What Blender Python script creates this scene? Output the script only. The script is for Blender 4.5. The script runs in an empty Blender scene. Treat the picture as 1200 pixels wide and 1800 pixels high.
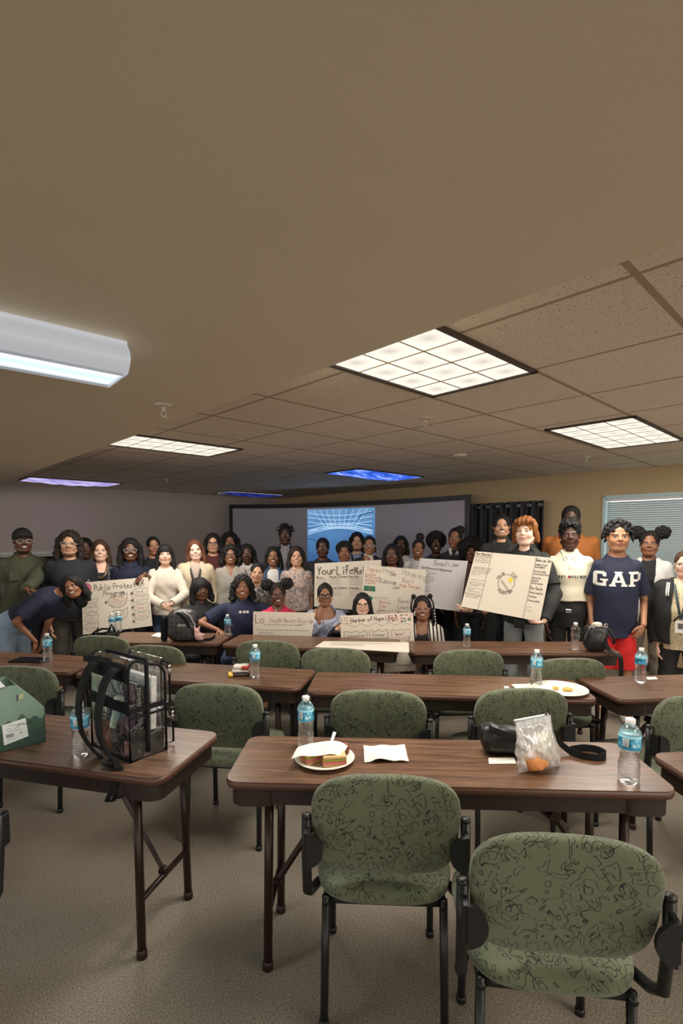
import bpy, math, random
import numpy as np
from mathutils import Vector, Matrix
from math import sin, cos, pi, radians, atan2, sqrt
random.seed(7)
SC = bpy.context.scene
COL = SC.collection
# ------------------------------------------------------------------ camera
F = 900.0                        # focal length in pixels of a 1200 px wide frame
CAMZ = 1.60
PITCH = math.atan(60.0/F)        # the photographer tips the phone slightly down
cam = bpy.data.cameras.new('camera'); cam_o = bpy.data.objects.new('camera', cam); COL.objects.link(cam_o)
cam.sensor_fit = 'HORIZONTAL'; cam.sensor_width = 36.0; cam.lens = F/1200*36
cam.shift_y = 101/1200.0
cam.clip_start = 0.02
cam_o.location = (0, 0, CAMZ); cam_o.rotation_euler = (pi/2-PITCH, 0, 0)
SC.camera = cam_o
# ------------------------------------------------------------------ view, world, light strengths
SC.view_settings.view_transform = 'Standard'; SC.view_settings.look = 'None'
SC.view_settings.gamma = 1.0; SC.view_settings.use_curve_mapping = False
SC.view_settings.exposure = 1.65
SC.cycles.max_bounces = 12; SC.cycles.transparent_max_bounces = 24; SC.cycles.transmission_bounces = 12
SC.cycles.sample_clamp_indirect = 4.0
SC.cycles.caustics_refractive = False; SC.cycles.caustics_reflective = False
SC.cycles.use_denoising = True
WORLD_COL = (1.0, 0.95, 0.88); WORLD_STR = 0.72     # daylight of the rest of the building and the outdoors
PANEL_STR = 0.375; PANEL_L = 6.6; PANEL_COL = (1.0, 0.92, 0.78); LAMP_COL = (1.0, 0.93, 0.83)
TUBE_STR = 0.38; TUBE_L = 5.0; TUBE_COL = (0.72, 0.93, 1.0)
COVER_STR = 0.38
w = bpy.data.worlds.new('daylight'); SC.world = w; w.use_nodes = True
w.node_tree.nodes['Background'].inputs[0].default_value = (*WORLD_COL, 1)
w.node_tree.nodes['Background'].inputs[1].default_value = WORLD_STR
# ------------------------------------------------------------------ pixel -> world helpers
_cp, _sp = cos(PITCH), sin(PITCH)
def ray(px, py):
    xc, yc = (px-600)/F, -(py-1001)/F
    return Vector((xc, _cp+yc*_sp, -_sp+yc*_cp))
def at(px, py, Y):
    d = ray(px, py); return Vector((0, 0, CAMZ)) + d*(Y/d.y)
def on(px, py, z):
    d = ray(px, py); return Vector((0, 0, CAMZ)) + d*((z-CAMZ)/d.z)
# ------------------------------------------------------------------ materials
MATS = {}
class G:
    """small node-graph helper"""
    def __init__(s, name):
        s.m = bpy.data.materials.new(name); s.m.use_nodes = True
        s.t = s.m.node_tree; s.t.nodes.clear()
        s.out = s.t.nodes.new('ShaderNodeOutputMaterial')
    def n(s, typ, ins=None, **props):
        nd = s.t.nodes.new('ShaderNode'+typ)
        for k, v in props.items(): setattr(nd, k, v)
        for k, v in (ins or {}).items(): s.set(nd, k, v)
        return nd
    def set(s, nd, k, v):
        sock = nd.inputs[k]
        if isinstance(v, bpy.types.NodeSocket): s.t.links.new(v, sock)
        elif isinstance(v, bpy.types.Node): s.t.links.new(v.outputs[0], sock)
        else:
            if isinstance(v, tuple) and len(v) == 3 and sock.type == 'RGBA': v = (*v, 1)
            sock.default_value = v
    def math(s, op, a, b=0.0, c=0.0):
        return s.n('Math', {0: a, 1: b, 2: c}, operation=op).outputs[0]
    def mix(s, f, a, b):
        nd = s.n('Mix', data_type='RGBA'); s.set(nd, 0, f); s.set(nd, 6, a); s.set(nd, 7, b); return nd.outputs[2]
    def ramp(s, f, stops):
        nd = s.n('ValToRGB', {0: f}); e = nd.color_ramp.elements
        e[0].position, e[0].color = stops[0][0], (*stops[0][1], 1)
        e[1].position, e[1].color = stops[1][0], (*stops[1][1], 1)
        for p, c in stops[2:]:
            x = e.new(p); x.color = (*c, 1)
        return nd.outputs[0]
    def obj(s): return s.n('TexCoord').outputs['Object']
    def xyz(s, v): nd = s.n('SeparateXYZ', {0: v}); return nd.outputs
    def noise(s, v, scale, detail=3.0, rough=.55, dist=0.0):
        nd = s.n('TexNoise', {'Scale': scale, 'Detail': detail, 'Roughness': rough, 'Distortion': dist})
        if v is not None: s.set(nd, 'Vector', v)
        return nd.outputs[0]
    def scale(s, v, k): return s.n('Mapping', {0: v, 3: k}).outputs[0]
    def bump(s, h, strength=.3, dist=.01):
        return s.n('Bump', {'Height': h, 'Strength': strength, 'Distance': dist}).outputs[0]
    def bsdf(s, col, rough=.6, metal=0.0, normal=None, **kw):
        b = s.n('BsdfPrincipled', {'Base Color': col, 'Roughness': rough, 'Metallic': metal})
        if normal is not None: s.set(b, 'Normal', normal)
        for k, v in kw.items(): s.set(b, k.replace('_', ' '), v)
        s.end(b); return b
    def end(s, sh): s.t.links.new(sh.outputs[0], s.out.inputs[0]); return s.m
def sl(r, g, b):
    f = lambda c: (c/255/12.92) if c <= 10 else ((c/255+.055)/1.055)**2.4
    return (f(r), f(g), f(b))
def plain(name, col, rough=.6, metal=0.0, bump=0.0, bscale=60, var=0.0, **kw):
    if name in MATS: return MATS[name]
    g = G(name); nrm = None; c = col; o = g.obj()
    if bump: nrm = g.bump(g.noise(o, bscale), bump, .004)
    if var: c = g.mix(g.noise(o, bscale*.35, 4), tuple(x*(1-var) for x in col), tuple(min(1, x*(1+var)) for x in col))
    g.bsdf(c, rough, metal, nrm, **kw); MATS[name] = g.m; return g.m
def cloth(name, col, rough=.85, var=.12):
    return plain(name, col, rough, 0, .35, 160, var)
def emit(name, col, strength):
    if name in MATS: return MATS[name]
    g = G(name); g.end(g.n('Emission', {0: col, 1: strength})); MATS[name] = g.m; return g.m
# ------------------------------------------------------------------ mesh building
class MB:
    def __init__(s): s.v = []; s.f = []
    def add(s, vs, fs):
        n = len(s.v); s.v += [tuple(v) for v in vs]; s.f += [tuple(i+n for i in f) for f in fs]; return s
    def box(s, c, d, M=None, bev=0.0):
        x, y, z = d[0]/2, d[1]/2, d[2]/2; M = M or Matrix.Identity(3); c = Vector(c)
        if bev <= 0:
            P = [Vector((i*x, j*y, k*z)) for k in (-1, 1) for j in (-1, 1) for i in (-1, 1)]
            return s.add([c+M@p for p in P], [(0,2,3,1),(4,5,7,6),(0,1,5,4),(2,6,7,3),(0,4,6,2),(1,3,7,5)])
        b = min(bev, x, y, z)*.999; P = []; F_ = []
        ix = {}
        for k in (-1, 1):
            for j in (-1, 1):
                for i in (-1, 1):
                    for a in range(3):
                        p = [i*(x-b), j*(y-b), k*(z-b)]; p[a] = (i*x, j*y, k*z)[a]
                        ix[(i, j, k, a)] = len(P); P.append(c+M@Vector(p))
        for a in range(3):
            u, v = (a+1) % 3, (a+2) % 3
            for sg in (-1, 1):
                q = []
                for (p1, p2) in ((-1,-1),(1,-1),(1,1),(-1,1)):
                    t = [0,0,0]; t[a] = sg; t[u] = p1; t[v] = p2; q.append(ix[(*t, a)])
                F_.append(q if sg > 0 else q[::-1])
            for p1 in (-1, 1):
                for p2 in (-1, 1):
                    def K(e, ax):
                        t = [0,0,0]; t[a] = e; t[u] = p1; t[v] = p2; return ix[(*t, ax)]
                    q = [K(-1, u), K(1, u), K(1, v), K(-1, v)]
                    F_.append(q if p1*p2 < 0 else q[::-1])
        for i in (-1, 1):
            for j in (-1, 1):
                for k in (-1, 1):
                    q = [ix[(i, j, k, a)] for a in range(3)]; F_.append(q if i*j*k > 0 else q[::-1])
        return s.add(P, F_)
    def tube(s, path, r, seg=10, closed=False, flat=None, cap=True):
        """round tube along a path; r may be a list; flat=(normal, ratio) squashes it into a strap"""
        P = [Vector(p) for p in path]; n = len(P); rs = r if isinstance(r, (list, tuple)) else [r]*n
        V = []; up = None
        for i, p in enumerate(P):
            a = P[(i-1) % n] if (closed or i > 0) else P[i]; b = P[(i+1) % n] if (closed or i < n-1) else P[i]
            t = (b-a).normalized()
            if up is None: up = Vector((0,0,1)) if abs(t.z) < .9 else Vector((1,0,0))
            if flat: up = Vector(flat[0])
            x = t.cross(up)
            if x.length < 1e-5: x = t.orthogonal()
            x.normalize(); y = x.cross(t).normalized()
            if not flat: up = y
            k = flat[1] if flat else 1.0
            V += [p + x*(rs[i]*cos(2*pi*j/seg)) + y*(rs[i]*k*sin(2*pi*j/seg)) for j in range(seg)]
        Fs = []
        for i in range(n if closed else n-1):
            for j in range(seg):
                a, b = i*seg+j, i*seg+(j+1) % seg; c, d = ((i+1) % n)*seg+(j+1) % seg, ((i+1) % n)*seg+j
                Fs.append((a, b, c, d))
        if not closed and cap: Fs += [tuple(range(seg))[::-1], tuple((n-1)*seg+j for j in range(seg))]
        return s.add(V, Fs)
    def lathe(s, prof, c=(0,0,0), seg=32):
        V = [(c[0]+r*cos(2*pi*j/seg), c[1]+r*sin(2*pi*j/seg), c[2]+z) for r, z in prof for j in range(seg)]; Fs = []
        for i in range(len(prof)-1):
            for j in range(seg):
                Fs.append((i*seg+j, i*seg+(j+1) % seg, (i+1)*seg+(j+1) % seg, (i+1)*seg+j))
        Fs.append(tuple(range(seg))[::-1]); Fs.append(tuple((len(prof)-1)*seg+j for j in range(seg)))
        return s.add(V, Fs)
    def prism(s, pts, o, ux, uy, un, t):
        """outline pts (2-D) in the frame o,ux,uy extruded along un by t"""
        o, ux, uy, un = Vector(o), Vector(ux), Vector(uy), Vector(un); n = len(pts)
        V = [o+ux*a+uy*b for a, b in pts] + [o+ux*a+uy*b+un*t for a, b in pts]
        Fs = [tuple(range(n))[::-1], tuple(range(n, 2*n))] + [(i, (i+1) % n, n+(i+1) % n, n+i) for i in range(n)]
        return s.add(V, Fs)
    def grid(s, fn, nu, nv, thick=None):
        V = [fn(i/nu, j/nv) for j in range(nv+1) for i in range(nu+1)]
        Fs = [(j*(nu+1)+i, j*(nu+1)+i+1, (j+1)*(nu+1)+i+1, (j+1)*(nu+1)+i) for j in range(nv) for i in range(nu)]
        return s.add(V, Fs)
    def superell(s, c, r, e1=.6, e2=.6, nu=32, nv=20, bend=None):
        sg = lambda v, e: math.copysign(abs(v)**e, v); V = []
        for j in range(nv+1):
            ph = -pi/2+pi*j/nv
            for i in range(nu):
                th = 2*pi*i/nu
                p = Vector((r[0]*sg(cos(ph), e1)*sg(cos(th), e2), r[1]*sg(cos(ph), e1)*sg(sin(th), e2), r[2]*sg(sin(ph), e1)))
                if bend: p = bend(p)
                V.append(Vector(c)+p)
        Fs = [(j*nu+i, j*nu+(i+1) % nu, (j+1)*nu+(i+1) % nu, (j+1)*nu+i) for j in range(nv) for i in range(nu)]
        return s.add(V, Fs)
    def build(s, name, mat, parent=None, smooth=False, loc=None, rotz=0.0):
        me = bpy.data.meshes.new(name); me.from_pydata(s.v, [], s.f); me.validate(); me.update()
        if smooth:
            me.polygons.foreach_set('use_smooth', [True]*len(me.polygons))
            if smooth == 'auto': me.set_sharp_from_angle(angle=radians(38))
        o = bpy.data.objects.new(name, me); COL.objects.link(o)
        if mat: me.materials.append(mat)
        if parent: o.parent = parent
        if loc is not None: o.location = loc
        o.rotation_euler.z = rotz
        return o
def tag(o, label, cat, group=None, kind=None):
    o['label'] = label; o['category'] = cat
    if group: o['group'] = group
    if kind: o['kind'] = kind
    return o
def thing(name, label, cat, loc=(0,0,0), rotz=0.0, group=None):
    o = bpy.data.objects.new(name, None); COL.objects.link(o); o.location = loc; o.rotation_euler.z = rotz
    o.empty_display_size = .1
    return tag(o, label, cat, group)
def struct(o): o['kind'] = 'structure'; return o
def dup(root, loc, rotz=0.0, label=None, scale=None):
    r = root.copy(); COL.objects.link(r); r.location = loc; r.rotation_euler.z = rotz
    if label: r['label'] = label
    if scale: r.scale = (scale, scale, scale)
    for ch in list(root.children):
        c = ch.copy(); COL.objects.link(c); c.parent = r
        for g in ch.children:
            d = g.copy(); COL.objects.link(d); d.parent = c
    return r
def rotm(z=0, x=0, y=0): return Matrix.Rotation(z, 3, 'Z') @ Matrix.Rotation(y, 3, 'Y') @ Matrix.Rotation(x, 3, 'X')
# ------------------------------------------------------------------ the room: a corner seen on the diagonal
ANG = radians(46.5)
dB = Vector((sin(ANG), cos(ANG), 0)); dA = Vector((-cos(ANG), sin(ANG), 0))   # along the left wall / away along the right wall
CEIL = CAMZ+.79; SOFF = CAMZ+.60
LW = Vector((-3.8, 9.0, 0)); RW = Vector((3.03, 6.58, 0))
aL = LW.dot(dA); bR = RW.dot(dB)                     # left wall: a = aL ; right wall: b = bR
def AB(a, b, z=0.0): return dA*a + dB*b + Vector((0, 0, z))
corner = AB(aL, bR)
ROT = pi/2-ANG                                       # local x = dB, local y = dA
# floor
g = G('carpet'); o = g.obj()
n1 = g.noise(o, 190, 2, .7); n2 = g.noise(o, 3, 3); n3 = g.noise(o, 620, 1)
c = g.ramp(n1, [(.33, sl(98, 90, 78)), (.67, sl(196, 185, 167)), (.5, sl(160, 149, 133))])
c = g.mix(g.math('MULTIPLY', n2, .3), c, sl(120, 108, 92))
g.bsdf(c, .95, 0, g.bump(g.math('ADD', n1, n3), .9, .006)); CARPET = g.m
fl = MB().box((0, 0, -.06), (16, 16, .12)).build('floor', CARPET, loc=AB(aL-7.8, bR-7.8)); fl.rotation_euler.z = ROT; struct(fl)
# walls
def wallmat(name, col):
    g = G(name); o = g.obj()
    g.bsdf(g.mix(g.noise(o, 2.5, 3), tuple(x*.95 for x in col), tuple(x*1.04 for x in col)), .75, 0, g.bump(g.noise(o, 220, 2), .15, .002))
    return g.m
WALL_L = wallmat('grey_wall_paint', sl(196, 184, 176)); WALL_R = wallmat('tan_wall_paint', sl(190, 168, 132))
TRIM = plain('white_trim_paint', sl(215, 215, 210), .45)
T = .14
def lwall(b0, b1, z0, z1, a0=None, t=T):              # a slab of the left wall
    a0 = aL if a0 is None else a0
    return (AB(a0+t/2, (b0+b1)/2, (z0+z1)/2), (b1-b0, t, z1-z0))
LM = Matrix.Rotation(ROT, 3, 'Z')
bLm = LW.dot(dB)
lw0, lw1, lz0, lz1 = bLm-2.1, bLm-.75, .35, 1.345    # low window in the left wall
m = MB()
for b0, b1, z0, z1 in ((-6.0, lw0, 0, 2.6), (lw1, bR+T, 0, 2.6), (lw0, lw1, 0, lz0), (lw0, lw1, lz1, 2.6)):
    c, d = lwall(b0, b1, z0, z1); m.box(c, d, LM)
struct(m.build('wall_left', WALL_L))
rw0, rw1, rz0, rz1 = 0, 0, .95, 2.085
def s_at(px):                                        # a-coordinate on the right wall seen at image column px
    k = (px-600)/F; p = AB(0, bR); return (k*p.y-p.x)/(dA.x-k*dA.y)
wa1 = s_at(1057); wa0 = wa1-2.3
m = MB()
for a0, a1, z0, z1 in ((-5.0, wa0, 0, 2.6), (wa1, aL, 0, 2.6), (wa0, wa1, 0, rz0), (wa0, wa1, rz1, 2.6)):
    m.box(AB((a0+a1)/2, bR+T/2, (z0+z1)/2), (T, a1-a0, z1-z0), LM)
struct(m.build('wall_right', WALL_R))
struct(MB().box(AB(aL-.008, (bR-6)/2, .05), (bR+6, .016, .1), LM).build('baseboard_left', plain('dark_vinyl', sl(60, 52, 46), .5)))
struct(MB().box(AB((aL-5)/2, bR-.008, .05), (.016, aL+5, .1), LM).build('baseboard_right', MATS['dark_vinyl']))
# ceiling tiles : object origin on a grid crossing, local x = dB, local y = dA
lc1 = on(937, 650, CEIL); lc2 = on(768, 697, CEIL)   # right-hand end of the big light
TILE = .635
g = G('ceiling_tile'); o = g.obj(); xyz = g.xyz(o)
def gridline(v, w):
    f = g.math('FRACT', g.math('ADD', g.math('DIVIDE', v, TILE), 40.0))
    return g.math('LESS_THAN', g.math('MINIMUM', f, g.math('SUBTRACT', 1.0, f)), w)
lines = g.math('MAXIMUM', gridline(xyz[0], .016), gridline(xyz[1], .019))
sp = g.noise(g.scale(o, (1, 1, 1)), 85, 2, .6); holes = g.math('LESS_THAN', sp, .345)
vo = g.n('TexVoronoi', {'Vector': o, 'Scale': 105.0}); pin = g.math('LESS_THAN', vo.outputs[0], .17)
holes = g.math('MAXIMUM', holes, g.math('MULTIPLY', pin, g.math('GREATER_THAN', g.noise(o, 9, 2), .47)))
tilec = g.mix(g.noise(o, 1.2, 2), sl(228, 217, 203), sl(240, 230, 216))
c = g.mix(holes, tilec, sl(140, 122, 104)); c = g.mix(lines, c, sl(176, 158, 136))
h = g.math('SUBTRACT', g.math('MULTIPLY', lines, -.8), holes)
g.bsdf(c, .9, 0, g.bump(h, .5, .004)); TILEM = g.m
org = Vector((lc1.x, lc1.y, 0))
e1, e2 = on(850, 500, SOFF), on(60, 842, SOFF)
# soffit edge runs along dA ; its b coordinate
bE = (e1.dot(dB)+on(330, 727, SOFF).dot(dB)+e2.dot(dB))/3
ob, oa = org.dot(dB), org.dot(dA)
ceil = MB().box((bR-4.5-ob+.05, (aL-6)/2-oa, .03), (9.1, aL+6.1, .06)).build('ceiling', TILEM, loc=AB(oa, ob, CEIL), rotz=ROT); struct(ceil)
SOFM = wallmat('painted_drywall', sl(230, 217, 194))
so = MB().box(AB((aL-6)/2, bE-4.5, SOFF+.15), (9.0, aL+6.0, .30), LM).build('ceiling_soffit', SOFM); struct(so)
# ---------------------------------------------------------------- right window with blind
m = MB()
for (a0, a1, z0, z1) in ((wa1-.03, wa1, rz0, rz1), (wa0, wa0+.03, rz0, rz1), (wa0, wa1, rz1-.03, rz1), (wa0, wa1, rz0, rz0+.03)):
    m.box(AB((a0+a1)/2, bR+.06, (z0+z1)/2), (.16, a1-a0, z1-z0), LM)
fr = struct(m.build('window_1', plain('pale_blue_trim', sl(190, 214, 220), .4)))
g = G('window_glass'); tr = g.n('BsdfTransparent', {0: (.9, .96, 1.0)}); gl = g.n('BsdfGlossy', {0: (1, 1, 1), 1: .03})
mx = g.n('MixShader', {0: .08, 1: tr.outputs[0], 2: gl.outputs[0]}); g.end(mx); GLASS = g.m
MB().box(AB((wa0+wa1)/2, bR+.11, (rz0+rz1)/2), (.006, wa1-wa0-.06, rz1-rz0-.06), LM).build('window_pane', GLASS, fr)
g = G('blind_slats'); df = g.n('BsdfDiffuse', {0: sl(176, 188, 188)}); tl = g.n('BsdfTranslucent', {0: sl(214, 232, 236)})
g.end(g.n('MixShader', {0: .06, 1: df.outputs[0], 2: tl.outputs[0]})); SLAT = g.m
def blind(P, along, inward, length, z0, z1, label, mat, step=.0255, tilt=63):
    t = thing('window_blind', label, 'window blind', P)
    m = MB(); n = int((z1-z0-.05)/step); ax = Vector(along); inn = Vector(inward)
    rot = Matrix.Rotation(radians(tilt), 3, ax)
    for i in range(n):
        c = Vector((0, 0, z0+.02+i*step)); wv = rot@inn*.0135
        q = [c-ax*length/2-wv, c+ax*length/2-wv, c+ax*length/2+wv, c-ax*length/2+wv]
        nv = ax.cross(wv).normalized()*.0006
        m.add([p-nv for p in q]+[p+nv for p in q], [(3,2,1,0),(4,5,6,7),(0,1,5,4),(1,2,6,5),(2,3,7,6),(3,0,4,7)])
    m.build('slats', mat, t)
    b = MB(); R3 = Matrix((ax, inn, Vector((0,0,1)))).transposed()
    b.box((0, 0, z1-.02), (length, .035, .035), R3, .004); b.build('head_rail', TRIM, t)
    b = MB().box((0, 0, z0+.005), (length, .025, .012), R3); b.build('bottom_rail', TRIM, t)
    for k in (-.38, .38):
        p = ax*length*k - inn*-.0
        MB().tube([p+Vector((0,0,z0))+inn*.016, p+Vector((0,0,z1-.03))+inn*.016], .0018, 6).build('ladder_cord', TRIM, t)
    return t
blind(AB((wa0+wa1)/2, bR+.035), -dA, -dB, wa1-wa0-.07, rz0+.03, rz1-.03, 'wide white horizontal blind in the window at the right edge', SLAT)
# ---------------------------------------------------------------- left window
m = MB()
for (b0, b1, z0, z1) in ((lw0, lw0+.04, lz0, lz1), (lw1-.04, lw1, lz0, lz1), (lw0, lw1, lz1-.045, lz1), (lw0, lw1, lz0, lz0+.04)):
    m.box(AB(aL+.05, (b0+b1)/2, (z0+z1)/2), (b1-b0, .16, z1-z0), LM)
fr = struct(m.build('window_2', TRIM))
MB().box(AB(aL+.11, (lw0+lw1)/2, (lz0+lz1)/2), (lw1-lw0-.08, .006, lz1-lz0-.08), LM).build('window_pane', plain('dark_glass', (.01, .012, .015), .05), fr)
blind(AB(aL+.03, (lw0+lw1)/2), dB, -dA, lw1-lw0-.09, lz0+.04, lz1-.045, 'low dark horizontal blind on the left wall behind the man in the cap', plain('grey_slats', sl(120, 120, 122), .5), .03, 30)
# ---------------------------------------------------------------- lay-in ceiling lights
FRAME_D = plain('dark_light_frame', sl(64, 52, 44), .5)
g = G('light_diffuser'); o = g.obj(); xyz = g.xyz(o)
fx = g.math('ABSOLUTE', g.math('SUBTRACT', g.math('FRACT', g.math('ADD', g.math('DIVIDE', xyz[0], .203), 20.0)), .5))
fy = g.math('ABSOLUTE', g.math('SUBTRACT', g.math('FRACT', g.math('ADD', g.math('DIVIDE', xyz[1], .203), 20.5)), .5))
d2 = g.math('SQRT', g.math('ADD', g.math('MULTIPLY', fx, fx), g.math('MULTIPLY', fy, fy)))
cell = g.ramp(d2, [(.0, (.62, .62, .64)), (.45, (1, 1, 1)), (.2, (.84, .84, .84))])
g.end(g.n('Emission', {0: g.n('Mix', {0: 1.0, 6: cell, 7: (*PANEL_COL, 1)}, data_type='RGBA', blend_type='MULTIPLY').outputs[2], 1: PANEL_STR})); DIFF = g.m
LOUV = plain('louver', sl(168, 152, 128), .5)
def cover_mat(name, stops, sc):
    g = G(name); o = g.obj()
    v = g.noise(g.scale(o, (1.2, 3.5, 1)), sc, 5, .6, 1.2)
    g.end(g.n('Emission', {0: g.ramp(v, stops), 1: COVER_STR})); return g.m
COVERS = {
 'blue': cover_mat('blue_light_cover', [(.3, (.01, .03, .28)), (.75, (.75, .85, 1.0)), (.5, (.05, .16, .85))], 2.2),
 'violet': cover_mat('violet_light_cover', [(.3, (.16, .13, .38)), (.75, (.8, .8, .9)), (.5, (.45, .38, .75))], 2.2),
 'dark': cover_mat('dark_blue_light_cover', [(.3, (.004, .006, .04)), (.8, (.08, .12, .4)), (.5, (.012, .018, .16))], 2.2)}
LL, LWd = 1.24, .62
def lamp(name, parent, sx, sy, z, L, col):
    ld = bpy.data.lights.new(name, 'AREA'); ld.shape = 'RECTANGLE'; ld.size, ld.size_y = sx, sy; ld.color = col; ld.energy = L*pi*sx*sy
    lo = bpy.data.objects.new(name, ld); COL.objects.link(lo); lo.parent = parent; lo.location = (0, 0, z)
def panel(center, label, cover=None, name='ceiling_light'):
    a, b = center.dot(dA), center.dot(dB)
    t = thing(name, label, 'ceiling light', AB(a, b, CEIL), ROT, 'lay-in ceiling lights')
    m = MB()
    for sx in (-1, 1): m.box((sx*(LL/2-.0125), 0, -.006), (.025, LWd, .012))
    for sy in (-1, 1): m.box((0, sy*(LWd/2-.0125), -.006), (LL, .025, .012))
    m.build('frame', FRAME_D, t)
    if cover is None or cover == 'dark':
        MB().box((0, 0, -.003), (LL-.05, LWd-.05, .004)).build('diffuser', DIFF, t)
        m = MB()
        for i in range(-2, 3): m.box((i*.203, 0, -.0065), (.006, LWd-.05, .003))
        for j in (-1, 1): m.box((0, j*.1015, -.0065), (LL-.05, .006, .003))
        m.build('louver', LOUV, t)
        lamp('tubes', t, LL-.06, LWd-.06 if cover is None else .1, -.012, PANEL_L, LAMP_COL)
    if cover:
        off = .03 if cover == 'dark' else 0
        x0 = -LL/2+.02; x1 = LL/2-.02; y0 = -LWd/2+.02; y1 = LWd/2-.02-(.10 if cover == 'dark' else 0)
        def fn(u, v):
            x = x0+(x1-x0)*u; y = y0+(y1-y0)*v
            return (x, y, -.012-.035*sin(pi*u)*sin(pi*v)-.012*abs(sin(5*pi*u))*sin(pi*v)-.004)
        MB().grid(fn, 40, 16).build('fabric_cover', COVERS[cover], t, True)
    return t
mid = (lc1+lc2)/2
panel(mid-dB*LL/2, 'large bright ceiling light, top centre, cut by the drywall soffit')
l2 = (on(962, 755, CEIL)+on(1110, 729, CEIL))/2; panel(l2+dB*LL/2, 'bright ceiling light at the far right, fully lit grid')
l3 = (on(425, 787, CEIL)+on(370, 803, CEIL))/2; panel(l3-dB*LL/2, 'bright ceiling light left of centre, beside the soffit edge')
l4 = (on(218, 846, CEIL)+on(188, 856, CEIL))/2; panel(l4-dB*LL/2, 'ceiling light with a pale violet fabric cover, far left', 'violet')
panel(on(660, 834, CEIL), 'ceiling light with a bright blue fabric cover, centre back', 'blue')
panel(on(440, 868, CEIL), 'ceiling light with a dark navy fabric cover above the screen', 'dark')
# lights of the same grid that the photographer stands under (in front of the frame)
c1 = mid-dB*LL/2
a1, b1 = c1.dot(dA), c1.dot(dB); b2 = (l2+dB*LL/2).dot(dB)
panel(AB(a1-2.9, b1), 'ceiling light nearest to the photographer, overhead')
panel(AB(a1-2.9, b2), 'ceiling light outside the right edge of the photo')
panel(AB(a1-5.8, b1), 'ceiling light behind the photographer')
# ---------------------------------------------------------------- surface-mounted tube fixture on the soffit
pe = on(200, 663, SOFF-.08); e = pe
ln = 1.22; wd = .19; hgt = .10
fx_c = Vector((pe.x, pe.y, 0)) - dB*ln/2
# the lower lens is seen from (0,617)-(228,..): axis almost along dB
t = thing('tube_light', 'white wraparound fluorescent light on the soffit, top left', 'ceiling light', (fx_c.x, fx_c.y, SOFF), ROT-radians(3))
def halfprof(n=10):
    P = [(-wd/2, 0)]
    for i in range(n+1):
        q = i/n; P.append((-wd/2-.028*sin(pi*q)*1.0, -.012-q*(hgt-.012)))
    return P
for sy in (-1, 1):
    prof = halfprof(); out = [(sy*a, b) for a, b in prof] + [(sy*(-wd/2+.03), -hgt), (sy*(-wd/2+.03), 0)]
    if sy < 0: out = out[::-1]
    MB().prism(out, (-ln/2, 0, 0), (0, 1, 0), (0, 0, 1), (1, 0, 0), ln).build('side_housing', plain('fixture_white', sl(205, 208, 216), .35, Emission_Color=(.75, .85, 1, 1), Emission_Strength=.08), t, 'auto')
prof = [(-wd/2+.0, 0)]+halfprof()[1:]; full = prof + [(-a, b) for a, b in prof[::-1]]
for sx in (-1, 1):
    MB().prism(full, (sx*ln/2-.003, 0, 0), (0, 1, 0), (0, 0, 1), (1, 0, 0), .006).build('end_cap', MATS['fixture_white'], t)
g = G('tube_lens'); o = g.obj(); y = g.xyz(o)[1]
band = g.math('ABSOLUTE', y); colr = g.ramp(g.math('MULTIPLY', band, 12.0), [(.0, (.62, .86, .95)), (1.0, TUBE_COL), (.5, (.9, 1, 1))])
st = g.n('Emission', {0: colr, 1: TUBE_STR}); g.end(st)
MB().box((0, 0, -hgt+.006), (ln-.02, wd-.07, .008)).build('lens', g.m, t)
lamp('tubes', t, ln-.04, wd-.08, -hgt-.002, TUBE_L, TUBE_COL)
# ---------------------------------------------------------------- sprinklers, detector
WH = plain('ceiling_white', sl(205, 196, 182), .4); MET = plain('brushed_metal', (.5, .48, .45), .35, 1.0)
for px, py, z, lb in ((287, 712, SOFF, 'white sprinkler head on the drywall soffit'), (747, 735, CEIL, 'white sprinkler head in the tile below the large light'),
                      (1031, 803, CEIL, 'white sprinkler head in the tile below the right light'), (293, 842, CEIL, 'tiny sprinkler head near the back left of the tiled ceiling')):
    p = on(px, py, z); t = thing('fire_sprinkler', lb, 'sprinkler', p)
    MB().lathe([(.001, 0), (.042, 0), (.04, -.006), (.016, -.012), (.001, -.012)], seg=24).build('escutcheon', WH, t, 'auto')
    m = MB().lathe([(.001, -.006), (.009, -.006), (.008, -.03), (.001, -.03)], seg=12)
    for sx in (-1, 1): m.tube([(sx*.008, 0, -.028), (sx*.012, 0, -.042), (0, 0, -.056)], .002, 6)
    m.lathe([(.001, -.056), (.015, -.056), (.015, -.058), (.001, -.058)], seg=14); m.build('sprinkler_head', WH, t, 'auto')
p = on(808, 799, CEIL)
tag(MB().lathe([(.001, 0), (.065, 0), (.06, -.02), (.04, -.03), (.001, -.03)]).build('smoke_detector', WH, None, 'auto', p), 'round white smoke detector on a ceiling tile', 'smoke detector')
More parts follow.
